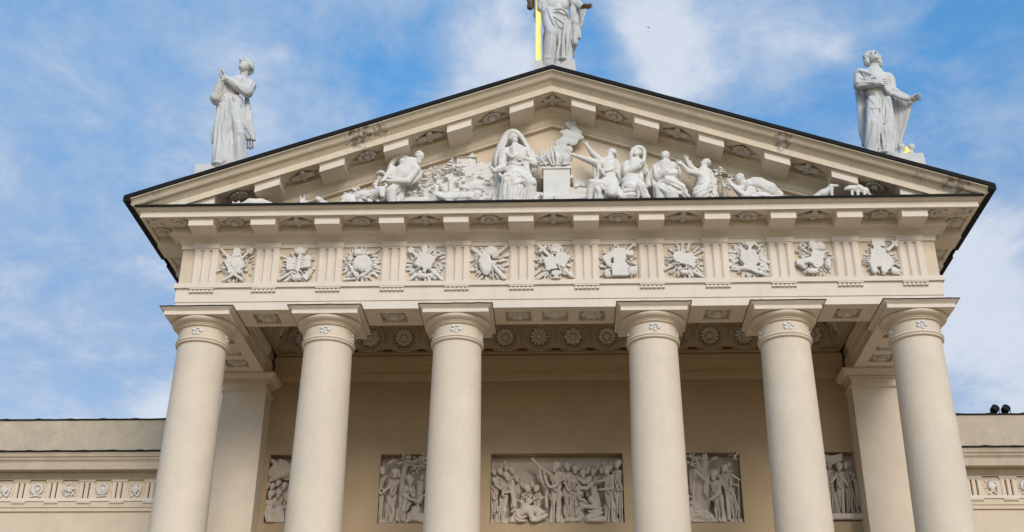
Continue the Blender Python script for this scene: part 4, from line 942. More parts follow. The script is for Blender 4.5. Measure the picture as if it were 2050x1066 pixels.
put(F, 'veiled_woman', 'white sculpted seated woman with a billowing veil, hand on breast, beside altar', 'statue', group=GP)
F = Fig(TE(TL, c6), VX)
for i in range(9):
    q = np.random.RandomState(60 + i); F.cap((500 + q.uniform(0, 170), 990, .45 + q.uniform(-.2, .2)), (480 + q.uniform(0, 190), 900 + q.uniform(-30, 20), .5 + q.uniform(-.2, .2)), 26, 16, fold=(.04, .1))
F.ell((600, 930, .3), (120, 60, 60), fold=(.08, .15, (1, 0, 0))); F.cap((560, 880, .6), (510, 980, .6), 20, 16)
put(F, 'sculpted_rocks', 'white sculpted rocks and straw at the feet of the veiled woman', 'sculpture')
# --- altar with fire and smoke
e = TE(TL, c6); y0, y1 = -1.0, .10
p0, p1 = e((700, 600, .4)), e((990, 600, .4)); xa, xb = p0[0], p1[0]; ztop = e((850, 582, .4))[2]; zdie = e((850, 612, .4))[2]; zbase = e((850, 912, .4))[2]
altar = empty('altar', ((xa + xb) / 2, -.5, LED), 'plain white block altar with burning branches at the middle of the pediment', 'altar')
def lb(x0, x1, y0, y1, z0, z1): l = altar.location; return (x0 - l[0], x1 - l[0], y0 - l[1], y1 - l[1], z0 - l[2], z1 - l[2])
obj('die', B(lb(xa, xb, y0, y1, zbase + .001, zdie)), PLASTER, altar); obj('cap', B(lb(xa - .05, xb + .05, y0 - .05, y1, zdie + .001, zdie + .05), lb(xa - .03, xb + .03, y0 - .02, y1, zdie + .051, ztop)), PLASTER, altar); obj('plinth', B(lb(xa - .10, xb + .10, y0 - .12, y1, LED - altar.location[2] + altar.location[2], zbase)), PLASTER, altar)
obj('side_block', B(lb(xa - .10, xa - .002, y0 + .25, y1, zdie - .25, zdie - .12), lb(xb + .002, xb + .12, y0 + .25, y1, zdie - .25, zdie - .12)), PLASTER, altar)
G = Fig(e, .022); G.ell((805, 915, .55), (26, 24, 24)); G.cap((805, 940, .55), (805, 930, .55), 30, 20); o = G.make('knob', PLASTER, None); o.parent = altar; o.location = Vector(o.location) - altar.location
F = Fig(e, .02); q = np.random.RandomState(9)
for i in range(46):
    b = 680 + 300 * (i + .5) / 46 + q.uniform(-20, 20); t = (b - 840) / 160; ln = (250 - 120 * abs(t)) * q.uniform(.55, 1.0); a = t * .9 + q.uniform(-.3, .3); d = q.uniform(0, .5)
    x1, y1_ = b + ln * math.sin(a), 570 - ln * math.cos(a); F.chain([(b, 570, d), ((b + x1) / 2 + q.uniform(-10, 10), (570 + y1_) / 2, d + .03), (x1, y1_, d)], [9, 15, 4], k=.006)
for i in range(10): x = q.uniform(680, 980); F.cap((x - 50, 560 + q.uniform(-25, 10), q.uniform(.1, .5)), (x + 50, 560 + q.uniform(-25, 10), q.uniform(.1, .5)), 13, 12, k=.01, fold=(.02, .08))
for i in range(8): F.ell((q.uniform(640, 760), q.uniform(520, 620), .3), (26, 10, 12), k=.006)
o = F.make('burning_branches', PLASTER, None); o.parent = altar; o.location = Vector(o.location) - altar.location
F = Fig(e, .022)
for (x, y, r) in ((930, 330, 62), (990, 300, 66), (1040, 240, 74), (1080, 310, 60), (1120, 250, 72), (1020, 200, 50), (980, 200, 34), (1110, 180, 56), (1080, 120, 56), (1040, 100, 34), (1115, 90, 28), (1160, 200, 36), (1180, 260, 34), (960, 390, 60), (1020, 400, 56), (930, 440, 60), (880, 400, 50), (990, 470, 44)):
    F.ell((x, y, -.28), (r, r * .35, r * .92), k=.04, fold=(.025, .25, (.3, 0, 1)))
put(F, 'smoke_relief', 'pale grey flat smoke cloud rising from the altar fire to pediment peak', 'relief', STONE)
F = Fig(TE(TL, c6), .02); q = np.random.RandomState(4)
for i in range(7):
    a = -.2 + i * .25; F.chain([(1050 + 6 * i, 815, -.2), (1080 + 50 * math.sin(a), 800 - 55 * math.cos(a), -.2)], [12, 9], k=.01); F.ell((1090 + 55 * math.sin(a), 790 - 60 * math.cos(a) + 20, -.22), (30, 12, 26), k=.006, fold=(.02, .06, (0, 0, 1)))
F.ell((1140, 780, -.3), (40, 16, 50), k=.01, fold=(.02, .08)); F.chain([(1010, 870, -.35), (1120, 880, -.35), (1240, 880, -.35)], [60, 66, 60], fy=.6, fold=(.05, .25, (1, 0, 0))); F.cap((1010, 970, -.3), (1240, 970, -.3), 70, 70, fy=.7)
put(F, 'leaf_relief', 'white carved rocks and broad leaves at right foot of the altar', 'relief')
# --- bearded man reaching to the altar
F = Fig(TE(TR, c7), VX)
F.chain([(525, 400, .1), (520, 480, .15), (530, 570, .15)], [92, 88, 92], fy=.85, fold=(.03, .18, (1, 0, .2))); F.cap((440, 395, .2), (585, 405, 0), 56, 56, fy=.9)
F.swag([(400, 410, .35), (460, 480, .45), (560, 470, .4), (600, 430, .2)], 18); F.swag([(420, 450, .4), (490, 530, .45), (580, 520, .35)], 16); F.swag([(370, 380, .35), (410, 440, .4), (400, 560, .3), (395, 620, .3)], 20); F.swag([(350, 400, .3), (370, 520, .25), (372, 600, .25)], 20)
F.chain([(430, 410, .3), (300, 365, .45), (160, 315, .55)], [52, 38, 24]); F.hand((160, 315, .55), (50, 270, .6), 120, (-.1, .5, .7), .95, .05, 1, fr=.05)
F.chain([(420, 370, .0), (330, 290, .1), (265, 200, .2)], [44, 34, 22]); F.hand((265, 205, .2), (230, 125, .25), 95, (.6, .6, 0), .9, .05, -1, fr=.055)
F.chain([(600, 410, 0), (640, 520, -.05), (690, 640, 0)], [44, 48, 34], fold=(.05, .2)); F.tri((590, 400, -.15), (700, 640, -.1), (560, 640, -.2), 24, fold=(.04, .2))
F.chain([(540, 600, .2), (480, 660, .35), (350, 620, .6)], [90, 72, 50], fold=(.05, .2, (1, 0, .2))); F.chain([(345, 625, .6), (330, 720, .55), (325, 930, .5)], [48, 38, 34]); F.chain([(380, 630, .6), (430, 720, .5), (430, 930, .4)], [36, 44, 44], fold=(.06, .15))
F.chain([(580, 640, .2), (580, 740, .7)], [80, 74], fold=(.02, .25)); F.chain([(620, 700, .4), (700, 790, .5), (680, 930, .4)], [66, 56, 60], fold=(.06, .18)); F.swag([(440, 640, .55), (520, 700, .65), (640, 640, .5)], 20); F.cap((500, 860, .2), (640, 900, .2), 110, 110)
F.cap((545, 385, .05), (548, 335, .05), 40, 38); F.head((552, 282, .05), 128, (-.82, .48, .22), (.1, 0, 1), 'tonsure', True)
put(F, 'bearded_man', 'white sculpted bearded man stretching both arms towards the altar', 'statue', group=GP)
# --- veiled praying woman
F = Fig(TE(TR, c7), VX)
F.chain([(830, 420, .1), (820, 500, .15), (810, 600, .15)], [96, 90, 98], fy=.85, fold=(.03, .18)); F.cap((740, 420, .1), (900, 430, .1), 56, 54, fy=.9, fold=(.02, .2))
F.chain([(720, 440, .1), (735, 510, .3), (890, 430, .55)], [52, 46, 28], fold=(.035, .15)); F.chain([(920, 430, .1), (945, 500, .3), (935, 420, .5)], [46, 42, 26], fold=(.03, .15)); F.hand((900, 428, .55), (960, 360, .55), 85, (.5, .3, -.4), .15, .1, -1); F.hand((935, 420, .58), (962, 350, .6), 80, (-.6, .1, 0), .12, .05, 1)
F.swag([(780, 340, .2), (790, 280, .25), (835, 222, .2), (895, 216, .15), (938, 270, .1), (935, 360, .15), (915, 420, .2)], 26); F.tri((800, 240, -.1), (930, 250, -.1), (900, 420, -.15), 30); F.swag([(700, 400, .0), (680, 480, 0), (690, 600, 0)], 30); F.chain([(930, 430, .1), (975, 530, .15), (1000, 660, .2)], [36, 42, 30], fold=(.05, .16)); F.chain([(905, 440, .3), (905, 560, .35), (920, 610, .35)], [24, 28, 18], fold=(.03, .12))
F.chain([(790, 620, .2), (800, 700, .35), (760, 800, .3)], [104, 108, 110], fold=(.07, .2, (1, 0, .1))); F.chain([(860, 650, .3), (920, 670, .6), (975, 790, .55), (980, 930, .4)], [80, 60, 46, 46], fold=(.05, .18)); F.swag([(700, 680, .5), (790, 720, .6), (880, 650, .6)], 20); F.swag([(880, 660, .65), (890, 760, .6), (860, 850, .5)], 20); F.cap((760, 880, .2), (900, 900, .2), 110, 110)
F.cap((845, 385, .1), (848, 345, .12), 40, 38); F.head((852, 285, .15), 118, (-.50, .78, .38), (.05, -.25, 1), 'short')
put(F, 'praying_woman', 'white sculpted woman in a head veil praying, beside the bearded man', 'statue', group=GP)
# --- woman with arms folded
F = Fig(TE(TR, c7), VX)
F.chain([(1190, 440, .15), (1190, 520, .15), (1200, 600, .15)], [96, 90, 90], fy=.85, fold=(.03, .16)); F.cap((1110, 440, .1), (1270, 430, .1), 52, 54, fy=.9)
F.chain([(1085, 470, .1), (1100, 560, .35), (1200, 490, .55)], [52, 48, 28], fold=(.035, .14)); F.hand((1195, 490, .55), (1170, 440, .5), 80, (.2, -1, 0), .25, .1, 1); F.chain([(1295, 450, .1), (1290, 520, .35), (1180, 520, .5)], [54, 50, 28], fold=(.035, .14)); F.hand((1185, 520, .52), (1120, 490, .52), 80, (0, -1, 0), .25, .1, -1)
F.swag([(1130, 410, .1), (1070, 440, .1), (1035, 520, .05), (1045, 620, .1), (1110, 640, .3)], 30); F.swag([(1290, 400, .0), (1345, 470, 0), (1350, 550, 0), (1290, 590, .2)], 22); F.swag([(1050, 560, .25), (1060, 640, .3), (1080, 680, .3)], 24); F.tri((1060, 460, -.1), (1120, 640, -.1), (1040, 620, 0), 26)
F.chain([(1190, 620, .2), (1250, 660, .3), (1330, 720, .3), (1400, 800, .2)], [84, 104, 110, 80], fold=(.09, .2, (.8, 0, -.5))); F.chain([(1140, 690, .35), (1160, 900, .3)], [76, 84], fold=(.08, .18)); F.chain([(1260, 760, .5), (1280, 900, .4)], [90, 90], fold=(.06, .2))
for k in range(4): F.swag([(1100 + 20 * k, 640 + 22 * k, .45), (1180 + 20 * k, 700 + 22 * k, .62), (1300 + 15 * k, 640 + 30 * k, .5), (1380 + 10 * k, 630 + 40 * k, .3)], 15)
F.cap((1190, 410, .12), (1188, 370, .15), 38, 36); F.head((1185, 325, .2), 124, (-.28, .80, -.45), (-.05, .4, .9), 'bun')
put(F, 'kneeling_woman', 'white sculpted kneeling woman with folded arms and lowered head', 'statue', group=GP)
# --- woman with raised arms
F = Fig(TE(TR, c7), VX)
F.chain([(1640, 510, .1), (1640, 580, .15), (1660, 660, .15)], [82, 80, 96], fy=.9, fold=(.03, .15)); F.cap((1580, 530, .2), (1690, 510, .0), 46, 44)
F.chain([(1590, 530, .25), (1470, 500, .4), (1390, 410, .5)], [50, 38, 22], fold=(.02, .14)); F.hand((1395, 415, .5), (1310, 365, .52), 100, (-.1, .6, .6), .9, .05, 1, fr=.055); F.chain([(1580, 520, .0), (1490, 450, .1), (1450, 380, .15)], [42, 34, 22], fold=(.02, .14)); F.hand((1450, 385, .15), (1425, 285, .2), 95, (.6, .6, 0), .85, .05, -1, fr=.055); F.tri((1480, 380, 0), (1540, 500, -.1), (1480, 560, -.1), 16, fold=(.03, .15))
F.chain([(1650, 680, .2), (1600, 760, .4), (1590, 930, .3)], [100, 96, 100], fold=(.07, .18, (1, 0, .4))); F.chain([(1690, 680, .1), (1740, 800, .1), (1740, 930, .1)], [84, 70, 70], fold=(.07, .18)); F.chain([(1700, 500, -.05), (1750, 600, -.05), (1780, 680, 0)], [40, 44, 30], fold=(.05, .15)); F.swag([(1580, 640, .4), (1640, 700, .5), (1740, 660, .3)], 18); F.swag([(1540, 740, .5), (1640, 730, .55), (1740, 700, .4)], 16); F.swag([(1540, 790, .5), (1620, 770, .6), (1720, 770, .4)], 16)
F.cap((1640, 480, .1), (1650, 445, .1), 36, 34); F.head((1660, 405, .1), 118, (-.78, .40, .15), (.1, 0, 1), 'bun')
put(F, 'reaching_woman', 'white sculpted woman with hair in a bun raising both arms', 'statue', group=GP)
# --- bowing figure
F = Fig(TE(TR, c8), VX)
F.chain([(440, 620, .2), (530, 620, .2), (640, 660, .15), (740, 720, .1)], [76, 100, 92, 60], fold=(.04, .22, (1, 0, -.5))); F.swag([(400, 560, .1), (500, 535, 0), (590, 570, 0), (620, 640, .2)], 18); F.swag([(410, 580, .2), (480, 600, .4), (560, 700, .4)], 14)
F.chain([(440, 670, .35), (380, 720, .5), (260, 620, .55)], [56, 44, 26], fold=(.03, .14)); F.hand((262, 625, .55), (180, 515, .55), 95, (.4, .5, .2), .25, .1, 1); F.chain([(400, 640, .1), (300, 640, .3), (240, 590, .4)], [44, 34, 24], fold=(.02, .14)); F.hand((240, 592, .42), (195, 520, .42), 85, (.4, .5, 0), .25, .1, -1)
F.head((335, 545, .25), 118, (-.45, .5, -.60), (-.4, .3, .75), 'short', True); F.cap((390, 590, .2), (350, 560, .22), 40, 36); F.chain([(420, 760, .2), (560, 780, .2), (720, 790, .15)], [90, 100, 70], fold=(.06, .2))
put(F, 'bowing_person', 'white sculpted figure bowing low with joined hands, right in the pediment', 'statue', group=GP)
tree([(90, 470, 14, 50), (140, 450, 10, 40), (230, 520, 10, 45), (60, 560, 6, 40), (190, 600, 8, 40)], [([(180, 900, -.3), (170, 640, -.3), (130, 520, -.3)], [26, 20, 10]), ([(170, 640, -.3), (220, 540, -.3)], [14, 8])], 'small white carved leafy tree behind the bowing figure', TR, c8, 6, 22)
tree([(1330, 610, 16, 60), (1280, 640, 8, 45), (1390, 640, 8, 40)], [([(1340, 800, -.3), (1330, 640, -.3)], [20, 12])], 'low white carved bush behind the sheep, left in the pediment', TL, c4, 12, 20)
# --- animals at the right corner
F = Fig(TE(TR, c8), VX); F.chain([(1120, 740, .3), (1200, 690, .35), (1270, 650, .4), (1285, 615, .45)], [40, 46, 40, 26], fold=(.015, .15)); F.chain([(1290, 605, .45), (1330, 605, .5), (1355, 602, .5)], [24, 16, 12]); F.ell((1280, 615, .55), (10, 8, 20), k=.008); F.cap((1285, 650, .5), (1295, 800, .5), 18, 14); F.cap((1150, 790, .3), (1270, 790, .4), 44, 40)
put(F, 'sculpted_dog', 'white sculpted dog sitting with raised muzzle, right corner of pediment', 'sculpture')
F = Fig(TE(TR, c8), VX); F.chain([(1510, 640, .4), (1570, 640, .4), (1640, 665, .4), (1690, 710, .35)], [40, 50, 44, 24], fold=(.025, .09)); F.chain([(1500, 630, .45), (1450, 632, .5), (1430, 642, .5)], [34, 22, 14]); F.cap((1480, 610, .45), (1470, 595, .45), 10, 5)
for x in (1500, 1560, 1630): F.cap((x, 670, .5), (x - 4, 800, .5), 17, 12)
put(F, 'sculpted_boar', 'white sculpted bristly boar facing left, right corner of pediment', 'sculpture')
F = Fig(TE(TR, c8), VX); F.ell((1990, 735, .45), (44, 30, 40), fold=(.02, .1)); F.ell((1960, 745, .5), (24, 20, 20)); F.cap((1990, 740, .4), (2020, 790, .4), 30, 26)
put(F, 'sculpted_lamb', 'tiny white sculpted animal almost hidden in the far right corner', 'sculpture')
# ================================================================== trophies in the frieze
class Tro(Fig):
    """relief in a unit square, x right, y up"""
    def rod(s, x0, y0, x1, y1, r=.055, d=.10, r1=None, fold=None): return s.cap((x0, y0, d), (x1, y1, d), r, r1 or r, k=.008, fold=fold)
    def spray(s, n, r0=.35, r1=.95, r=.05, ph=.2, seed=0, d=.07, arc=(0, 6.283)):
        q = np.random.RandomState(seed)
        for i in range(n):
            a = arc[0] + (arc[1] - arc[0]) * (i + .5 + q.uniform(-.45, .45)) / n + ph; e = r1 * q.uniform(.62, 1.05) / max(abs(math.cos(a)), abs(math.sin(a)), .74)
            e = min(e, 1.02 / max(abs(math.cos(a)), abs(math.sin(a)))); w = r * q.uniform(.55, 1.15); a2 = a + q.uniform(-.5, .5); s.rod(r0 * math.cos(a2), r0 * math.sin(a2), e * math.cos(a), e * math.sin(a), w, d + q.uniform(-.02, .03), w * q.uniform(.8, 1.2))
            if q.rand() < .45: s.ell((e * math.cos(a), e * math.sin(a), d), (w * 1.7, w * 1.5, w * 1.7), k=.01)
        return s
    def leaves(s, n, r0, r1, sz=.16, seed=0, d=.06, arc=(0, 6.283)):
        q = np.random.RandomState(seed)
        for i in range(n):
            a = arc[0] + (arc[1] - arc[0]) * (i + .5) / n; rr = q.uniform(r0, r1); t = a + q.uniform(-.5, .5); c, si = math.cos(t), math.sin(t)
            s.ell((rr * math.cos(a), rr * math.sin(a), d), (sz * q.uniform(.8, 1.2), .06, sz * .36), [(c, 0, si), (0, 1, 0), (-si, 0, c)], k=.006, fold=(.012, .05, (c, 0, si)))
        return s
    def oval(s, x, y, rx, ry, d=.12, th=.14, fold=None, a=0.):
        c, si = math.cos(a), math.sin(a)
        if min(rx, ry) > .29 and fold is None: s.chain([(x + (rx * c * math.cos(t) - ry * si * math.sin(t)) * .8, y + (rx * si * math.cos(t) + ry * c * math.sin(t)) * .8, d + th * .42) for t in np.linspace(0, 6.2832, 19)], [.045] * 19, k=.008)
        return s.ell((x, y, d), (rx, th, ry), [(c, 0, si), (0, 1, 0), (-si, 0, c)], k=.012, fold=fold or ((.035, .11, (.2, 0, 1)) if min(rx, ry) > .2 else None))
    def plate(s, x, y, hx, hy, a=0., d=.13, th=.10, yaw=0.):
        c, si = math.cos(a), math.sin(a)
        if min(hx, hy) > .17:
            w = lambda u, v: (x + u * c - v * si, y + u * si + v * c, d + th * s.E.u + .005)
            for (p, q) in (((-hx, -hy), (hx, -hy)), ((hx, -hy), (hx, hy)), ((hx, hy), (-hx, hy)), ((-hx, hy), (-hx, -hy))): s.cap(w(p[0] * .9, p[1] * .9), w(q[0] * .9, q[1] * .9), .032, k=.006)
            for t in (-.45, 0, .45): s.cap(w(-hx * .6, hy * t), w(hx * .6, hy * t), .022, k=.004)
        return s.box((x, y, d), (hx, th, hy), a, .01, k=.008, yaw=yaw, fold=None if min(hx, hy) < .12 else (.03, .11, (math.sin(a) + .15, 0, math.cos(a))))
    def plus(s, x, y, L_, a, r=.06, d=.18, two=False):
        c, si = math.cos(a), math.sin(a); s.plate(x, y, L_, r, a, d, r); s.plate(x + c * L_ * .4, y + si * L_ * .4, r, L_ * .48, a, d, r)
        if two: s.plate(x + c * L_ * .75, y + si * L_ * .75, r, L_ * .34, a, d, r)
        return s
    def crook(s, x0, y0, x1, y1, r=.05, d=.14):
        s.rod(x0, y0, x1, y1, r, d); a0 = math.atan2(y1 - y0, x1 - x0)
        pts = [(x1 + .17 * (math.cos(a0 + 1.57 - t) - math.cos(a0 + 1.57)) * (1 - t * .08), y1 + .17 * (math.sin(a0 + 1.57 - t) - math.sin(a0 + 1.57)) * (1 - t * .08), d) for t in np.linspace(0, 5.2, 10)]
        return s.chain(pts, [r * .9] * 10, k=.008)
    def crown(s, x, y, w, d=.16):
        s.rod(x - w, y, x + w, y, .06, d)
        for t in (-1, -.5, 0, .5, 1): s.rod(x + w * t, y, x + w * t * 1.25, y + .20 - .06 * abs(t), .055, d, .03)
        return s
def design(k):
    c = ((TX[k] + TX[k + 1]) / 2, 0., 21.96); F = Tro(Square(c, .735), .0165); F.k = .012
    fo = (.03, .12, (0, 0, 1))
    if k == 0: F.spray(8, seed=1).leaves(10, .6, .9, .13, 1); F.plus(.55, .6, .42, .85, two=True); F.rod(-.85, .95, -.2, .2, .08); F.plate(0, .05, .46, .46, .5).oval(0, .06, .40, .42).oval(0, .06, .22, .25, .2); F.oval(.02, .72, .24, .26, .16, fold=fo).oval(.02, .52, .28, .1, .18); F.rod(-.5, -.9, .3, -.35, .08, .16).rod(.5, -.9, -.25, -.35, .08, .16); F.oval(-.2, -.42, .13, .13, .18).oval(.28, -.42, .13, .13, .18)
    elif k == 1: F.spray(14, seed=2).leaves(8, .7, .92, .14, 2); F.plate(-.2, -.02, .36, .34, .12, .15, .10, .25).plate(.36, .08, .32, .34, .12, .15, .10, -.25).rod(.02, -.38, .10, .42, .10, .18); F.oval(.05, .70, .30, .22, .16).crown(.05, .78, .22); F.rod(-.9, -.85, -.2, -.4, .09).rod(-.6, -1, 0, -.4, .09); F.oval(.0, -.78, .28, .17, .14, fold=fo); F.plate(.55, -.66, .16, .24, -.6)
    elif k == 2: F.leaves(34, .62, .98, .20, 3).spray(6, seed=3); F.oval(.1, .0, .46, .50, .14, .2, (.03, .14, (.2, 0, 1)), .3).oval(-.12, .05, .34, .46, .14, .16, (.03, .12, (.2, 0, 1)), -.4); F.oval(-.25, .62, .2, .2, .15).crown(.12, .52, .36, .2); F.rod(-.6, -.1, -.2, -.75, .08, .16).rod(.5, -.35, .1, -.75, .08, .16).rod(-.85, -.9, .4, -.75, .07)
    elif k == 3: F.leaves(26, .62, .98, .24, 4).spray(6, seed=4); F.plate(.0, .05, .44, .40, -.35, .15, .12)
    elif k == 4: F.leaves(20, .6, .98, .22, 5).spray(9, seed=5); F.oval(-.2, -.1, .34, .66, .15, .16, (.02, .2, (0, 0, 1)), .12).oval(.05, .62, .34, .30, .15, fold=fo).rod(-.5, .02, .3, -.06, .08, .22).rod(-.5, -.06, .3, -.14, .05, .22); F.rod(.1, -.1, .75, -.95, .12, .14).rod(-.9, .8, -.3, .3, .11).rod(.85, .9, .2, .3, .09)
    elif k == 5: F.spray(10, seed=6).leaves(16, .65, .95, .16, 6); F.plus(-.42, .5, .55, 2.3, .08); F.oval(.10, .70, .32, .32, .14, .1, (.03, .08, (1, 0, 0))); F.plate(.36, .06, .36, .36, -.5, .17, .1).plate(-.2, -.15, .28, .38, .25, .19, .12); F.rod(-.85, -.95, .1, -.2, .09).rod(.9, -.85, .3, -.3, .11); F.oval(.10, -.70, .26, .16, .18).rod(.1, -.85, .1, -.95, .12, .16).rod(-.1, -.97, .3, -.97, .05, .18)
    elif k == 6: F.spray(10, seed=7).leaves(14, .65, .95, .16, 7); F.plate(.03, .05, .30, .62, .03, .15, .13).plate(.03, -.55, .40, .36, .03, .15, .14); F.chain([(-.15, .45, .18), (-.62, .1, .16), (-.5, -.25, .16)], [.18, .20, .14], fold=fo, k=.02).chain([(.2, .45, .18), (.6, .35, .16)], [.16, .18], fold=fo, k=.02); F.plus(.68, .78, .34, .8); F.rod(-.9, -.3, .9, -.35, .06, .08); F.oval(.65, -.62, .32, .22, .14, .14, None, .5); F.oval(-.6, -.72, .2, .26, .12, fold=fo)
    elif k == 7: F.spray(16, seed=8, r=.065).leaves(12, .7, .95, .15, 8); F.oval(-.25, .12, .30, .34, .17, .14).oval(.18, .02, .36, .34, .17, .14).plate(.2, -.12, .34, .24, -.35, .17, .12); F.rod(-.1, .4, .0, .98, .05, .16).rod(.2, .5, .35, .98, .06, .16); F.oval(0, -.72, .26, .15, .15, fold=fo).rod(.2, -.5, .9, -.95, .09)
    elif k == 8: F.leaves(30, .66, 1.0, .28, 9); F.oval(.0, .02, .50, .50, .14, .18).oval(-.22, .05, .22, .46, .19, .14, None, .2).oval(.12, .05, .30, .50, .2, .16, None, .1).oval(.0, -.52, .52, .16, .16); F.swag([(-.1, -.5, .22), (.3, -.75, .2), (.85, -.95, .14)], .09).swag([(.0, .5, .22), (.25, .85, .2), (.45, .7, .2)], .09); F.oval(.0, .82, .24, .14, .14, fold=fo)
    elif k == 9: F.spray(12, seed=10, r=.045).leaves(10, .65, .9, .15, 10); F.plate(.1, .0, .32, .42, -.3, .16, .12).oval(.1, -.25, .30, .36, .16, .12, None, -.3).oval(-.05, .72, .20, .30, .17, .14, None, .2).oval(.32, .68, .26, .26, .14).oval(.32, .68, .12, .12, .22); F.crook(-.1, .1, -.62, .62); F.chain([(-.3, -.1, .15), (-.8, -.25, .15), (-.6, -.5, .15)], [.16, .18, .12], fold=fo, k=.02); F.oval(-.2, -.72, .3, .17, .14, fold=fo).oval(.62, -.3, .18, .32, .14, fold=fo)
    else: F.spray(9, seed=11, r=.06); F.plate(-.05, -.05, .36, .52, .1, .17, .14).plate(-.02, -.15, .24, .18, -.2, .26, .10).chain([(-.3, .3, .18), (-.42, -.3, .18), (-.38, -.75, .16)], [.14, .18, .16], fold=fo, k=.02); F.chain([(.2, .2, .18), (.42, -.35, .18), (.1, -.7, .17), (.05, -.92, .15)], [.14, .2, .18, .1], fold=fo, k=.02); F.plate(.0, .80, .34, .20, -.1, .15, .12).oval(-.1, .45, .22, .20, .24); F.plus(.68, .62, .42, .75, .08); F.rod(.35, -.45, .9, -.75, .07).rod(.35, -.55, .85, -.92, .07).oval(.6, -.75, .2, .22, .12, fold=fo)
    if k == 3:
        for i in range(4):
            for j in range(4): a = -.35; x, y = (i - 1.5) * .2, (j - 1.5) * .18; F.ell((x * math.cos(a) - y * math.sin(a), .05 + x * math.sin(a) + y * math.cos(a), .23), (.075, .07, .075), k=.01)
        F.oval(-.05, .70, .18, .30, .16).rod(.1, .35, .0, -.5, .1, .24); F.crook(.1, .2, .52, .62); F.plus(-.62, .55, .36, 2.3, .07, two=True); F.rod(-.8, -.98, .3, -.1, .06).rod(.9, -.98, .2, -.3, .08); F.oval(-.15, -.75, .3, .16, .14, fold=fo).leaves(6, .7, .8, .18, 44, .1, (4.4, 5.6))
    F.leaves(30, .5, .95, .12, 70 + k, .09); q = np.random.RandomState(300 + k)
    for i in range(9):
        a = q.uniform(0, 6.283); r = q.uniform(.35, .8); t = q.uniform(0, 3.14); l_ = q.uniform(.1, .24); x, y = r * math.cos(a), r * math.sin(a); F.rod(x - l_ * math.cos(t), y - l_ * math.sin(t), x + l_ * math.cos(t), y + l_ * math.sin(t), .035, .2)
    return F
names = ['oval shield with tiara, double cross and crossed keys', 'open book under a crown with radiating staffs', 'ribbed shell with a crown in a leaf wreath', 'studded cushion with mitre, crook and cross', 'tied long bag with staffs and palm sprays', 'tilted cross, sun disc, two books and a cup', 'hanging vestment with a small cross', 'heart shield over radiating tools', 'round ribbed orb among palm leaves', 'shield with mitre, crook and thin staffs', 'draped bag with tilted cross and plough']
for k in range(11):
    o = design(k).make('trophy_relief', RELIEF, None, clip=((-20, -.24, 21.216), (20, .03, 22.69))); o.parent = frieze; tag(o, 'white relief of ' + names[k])
# small wreaths and trophies on the wings
def small(kind, seed):
    F = Tro(Square((0, 0, 0), .32), .014); F.k = .01
    if kind == 0: F.chain([(.62 * math.cos(t), .05 + .62 * math.sin(t), .05) for t in np.linspace(0, 6.2832, 22)], [.16] * 22, k=.01, fold=(.012, .05, (0, 1, 0))); F.oval(0, .05, .42, .42, .03).oval(.05, .05, .24, .24, .07); F.leaves(16, .8, .98, .16, seed).rod(-.7, -.95, .3, -.75, .07, .05).rod(.7, -.95, -.3, -.75, .07, .05)
    elif kind == 1: F.leaves(24, .55, .95, .22, seed).spray(8, seed=seed).oval(0, 0, .4, .4, .06, fold=(.02, .08, (1, 0, 1))); F.oval(.2, .2, .3, .16, .09, .14, None, .8)
    elif kind == 2: F.chain([(.66 * math.cos(t), .05 + .66 * math.sin(t), .05) for t in np.linspace(0, 6.2832, 22)], [.13] * 22, k=.01); F.oval(0, .05, .55, .55, .02).oval(0, .05, .18, .18, .07); F.leaves(18, .82, .98, .15, seed).rod(-.6, -.95, .6, -.8, .08, .05)
    else: F.oval(0, .05, .5, .55, .06, .2, (.02, .09, (0, 0, 1))).leaves(12, .7, .95, .18, seed).rod(-.5, -.95, .1, -.5, .09, .05).rod(.5, -.95, -.1, -.5, .09, .05); F.crown(0, .5, .4, .1).chain([(.6, .5, .06), (.72, -.2, .06), (.6, -.8, .06)], [.14, .16, .1], k=.01)
    return F.mesh('wing_trophy', RELIEF, clip=((-1, -.12, -.36), (1, .01, .36)))
sm = [small(k, 20 + k) for k in range(4)]
for s in (-1, 1):
    for k in range(-1, 8):
        o = obj('trophy_relief', sm[(3, 2, 1, 0)[k % 4] if s < 0 else (3, 0, 2, 1)[k % 4]], RELIEF, wings[s], (s * (17.62 + 1.39 * k), YN + .03, 15.85))

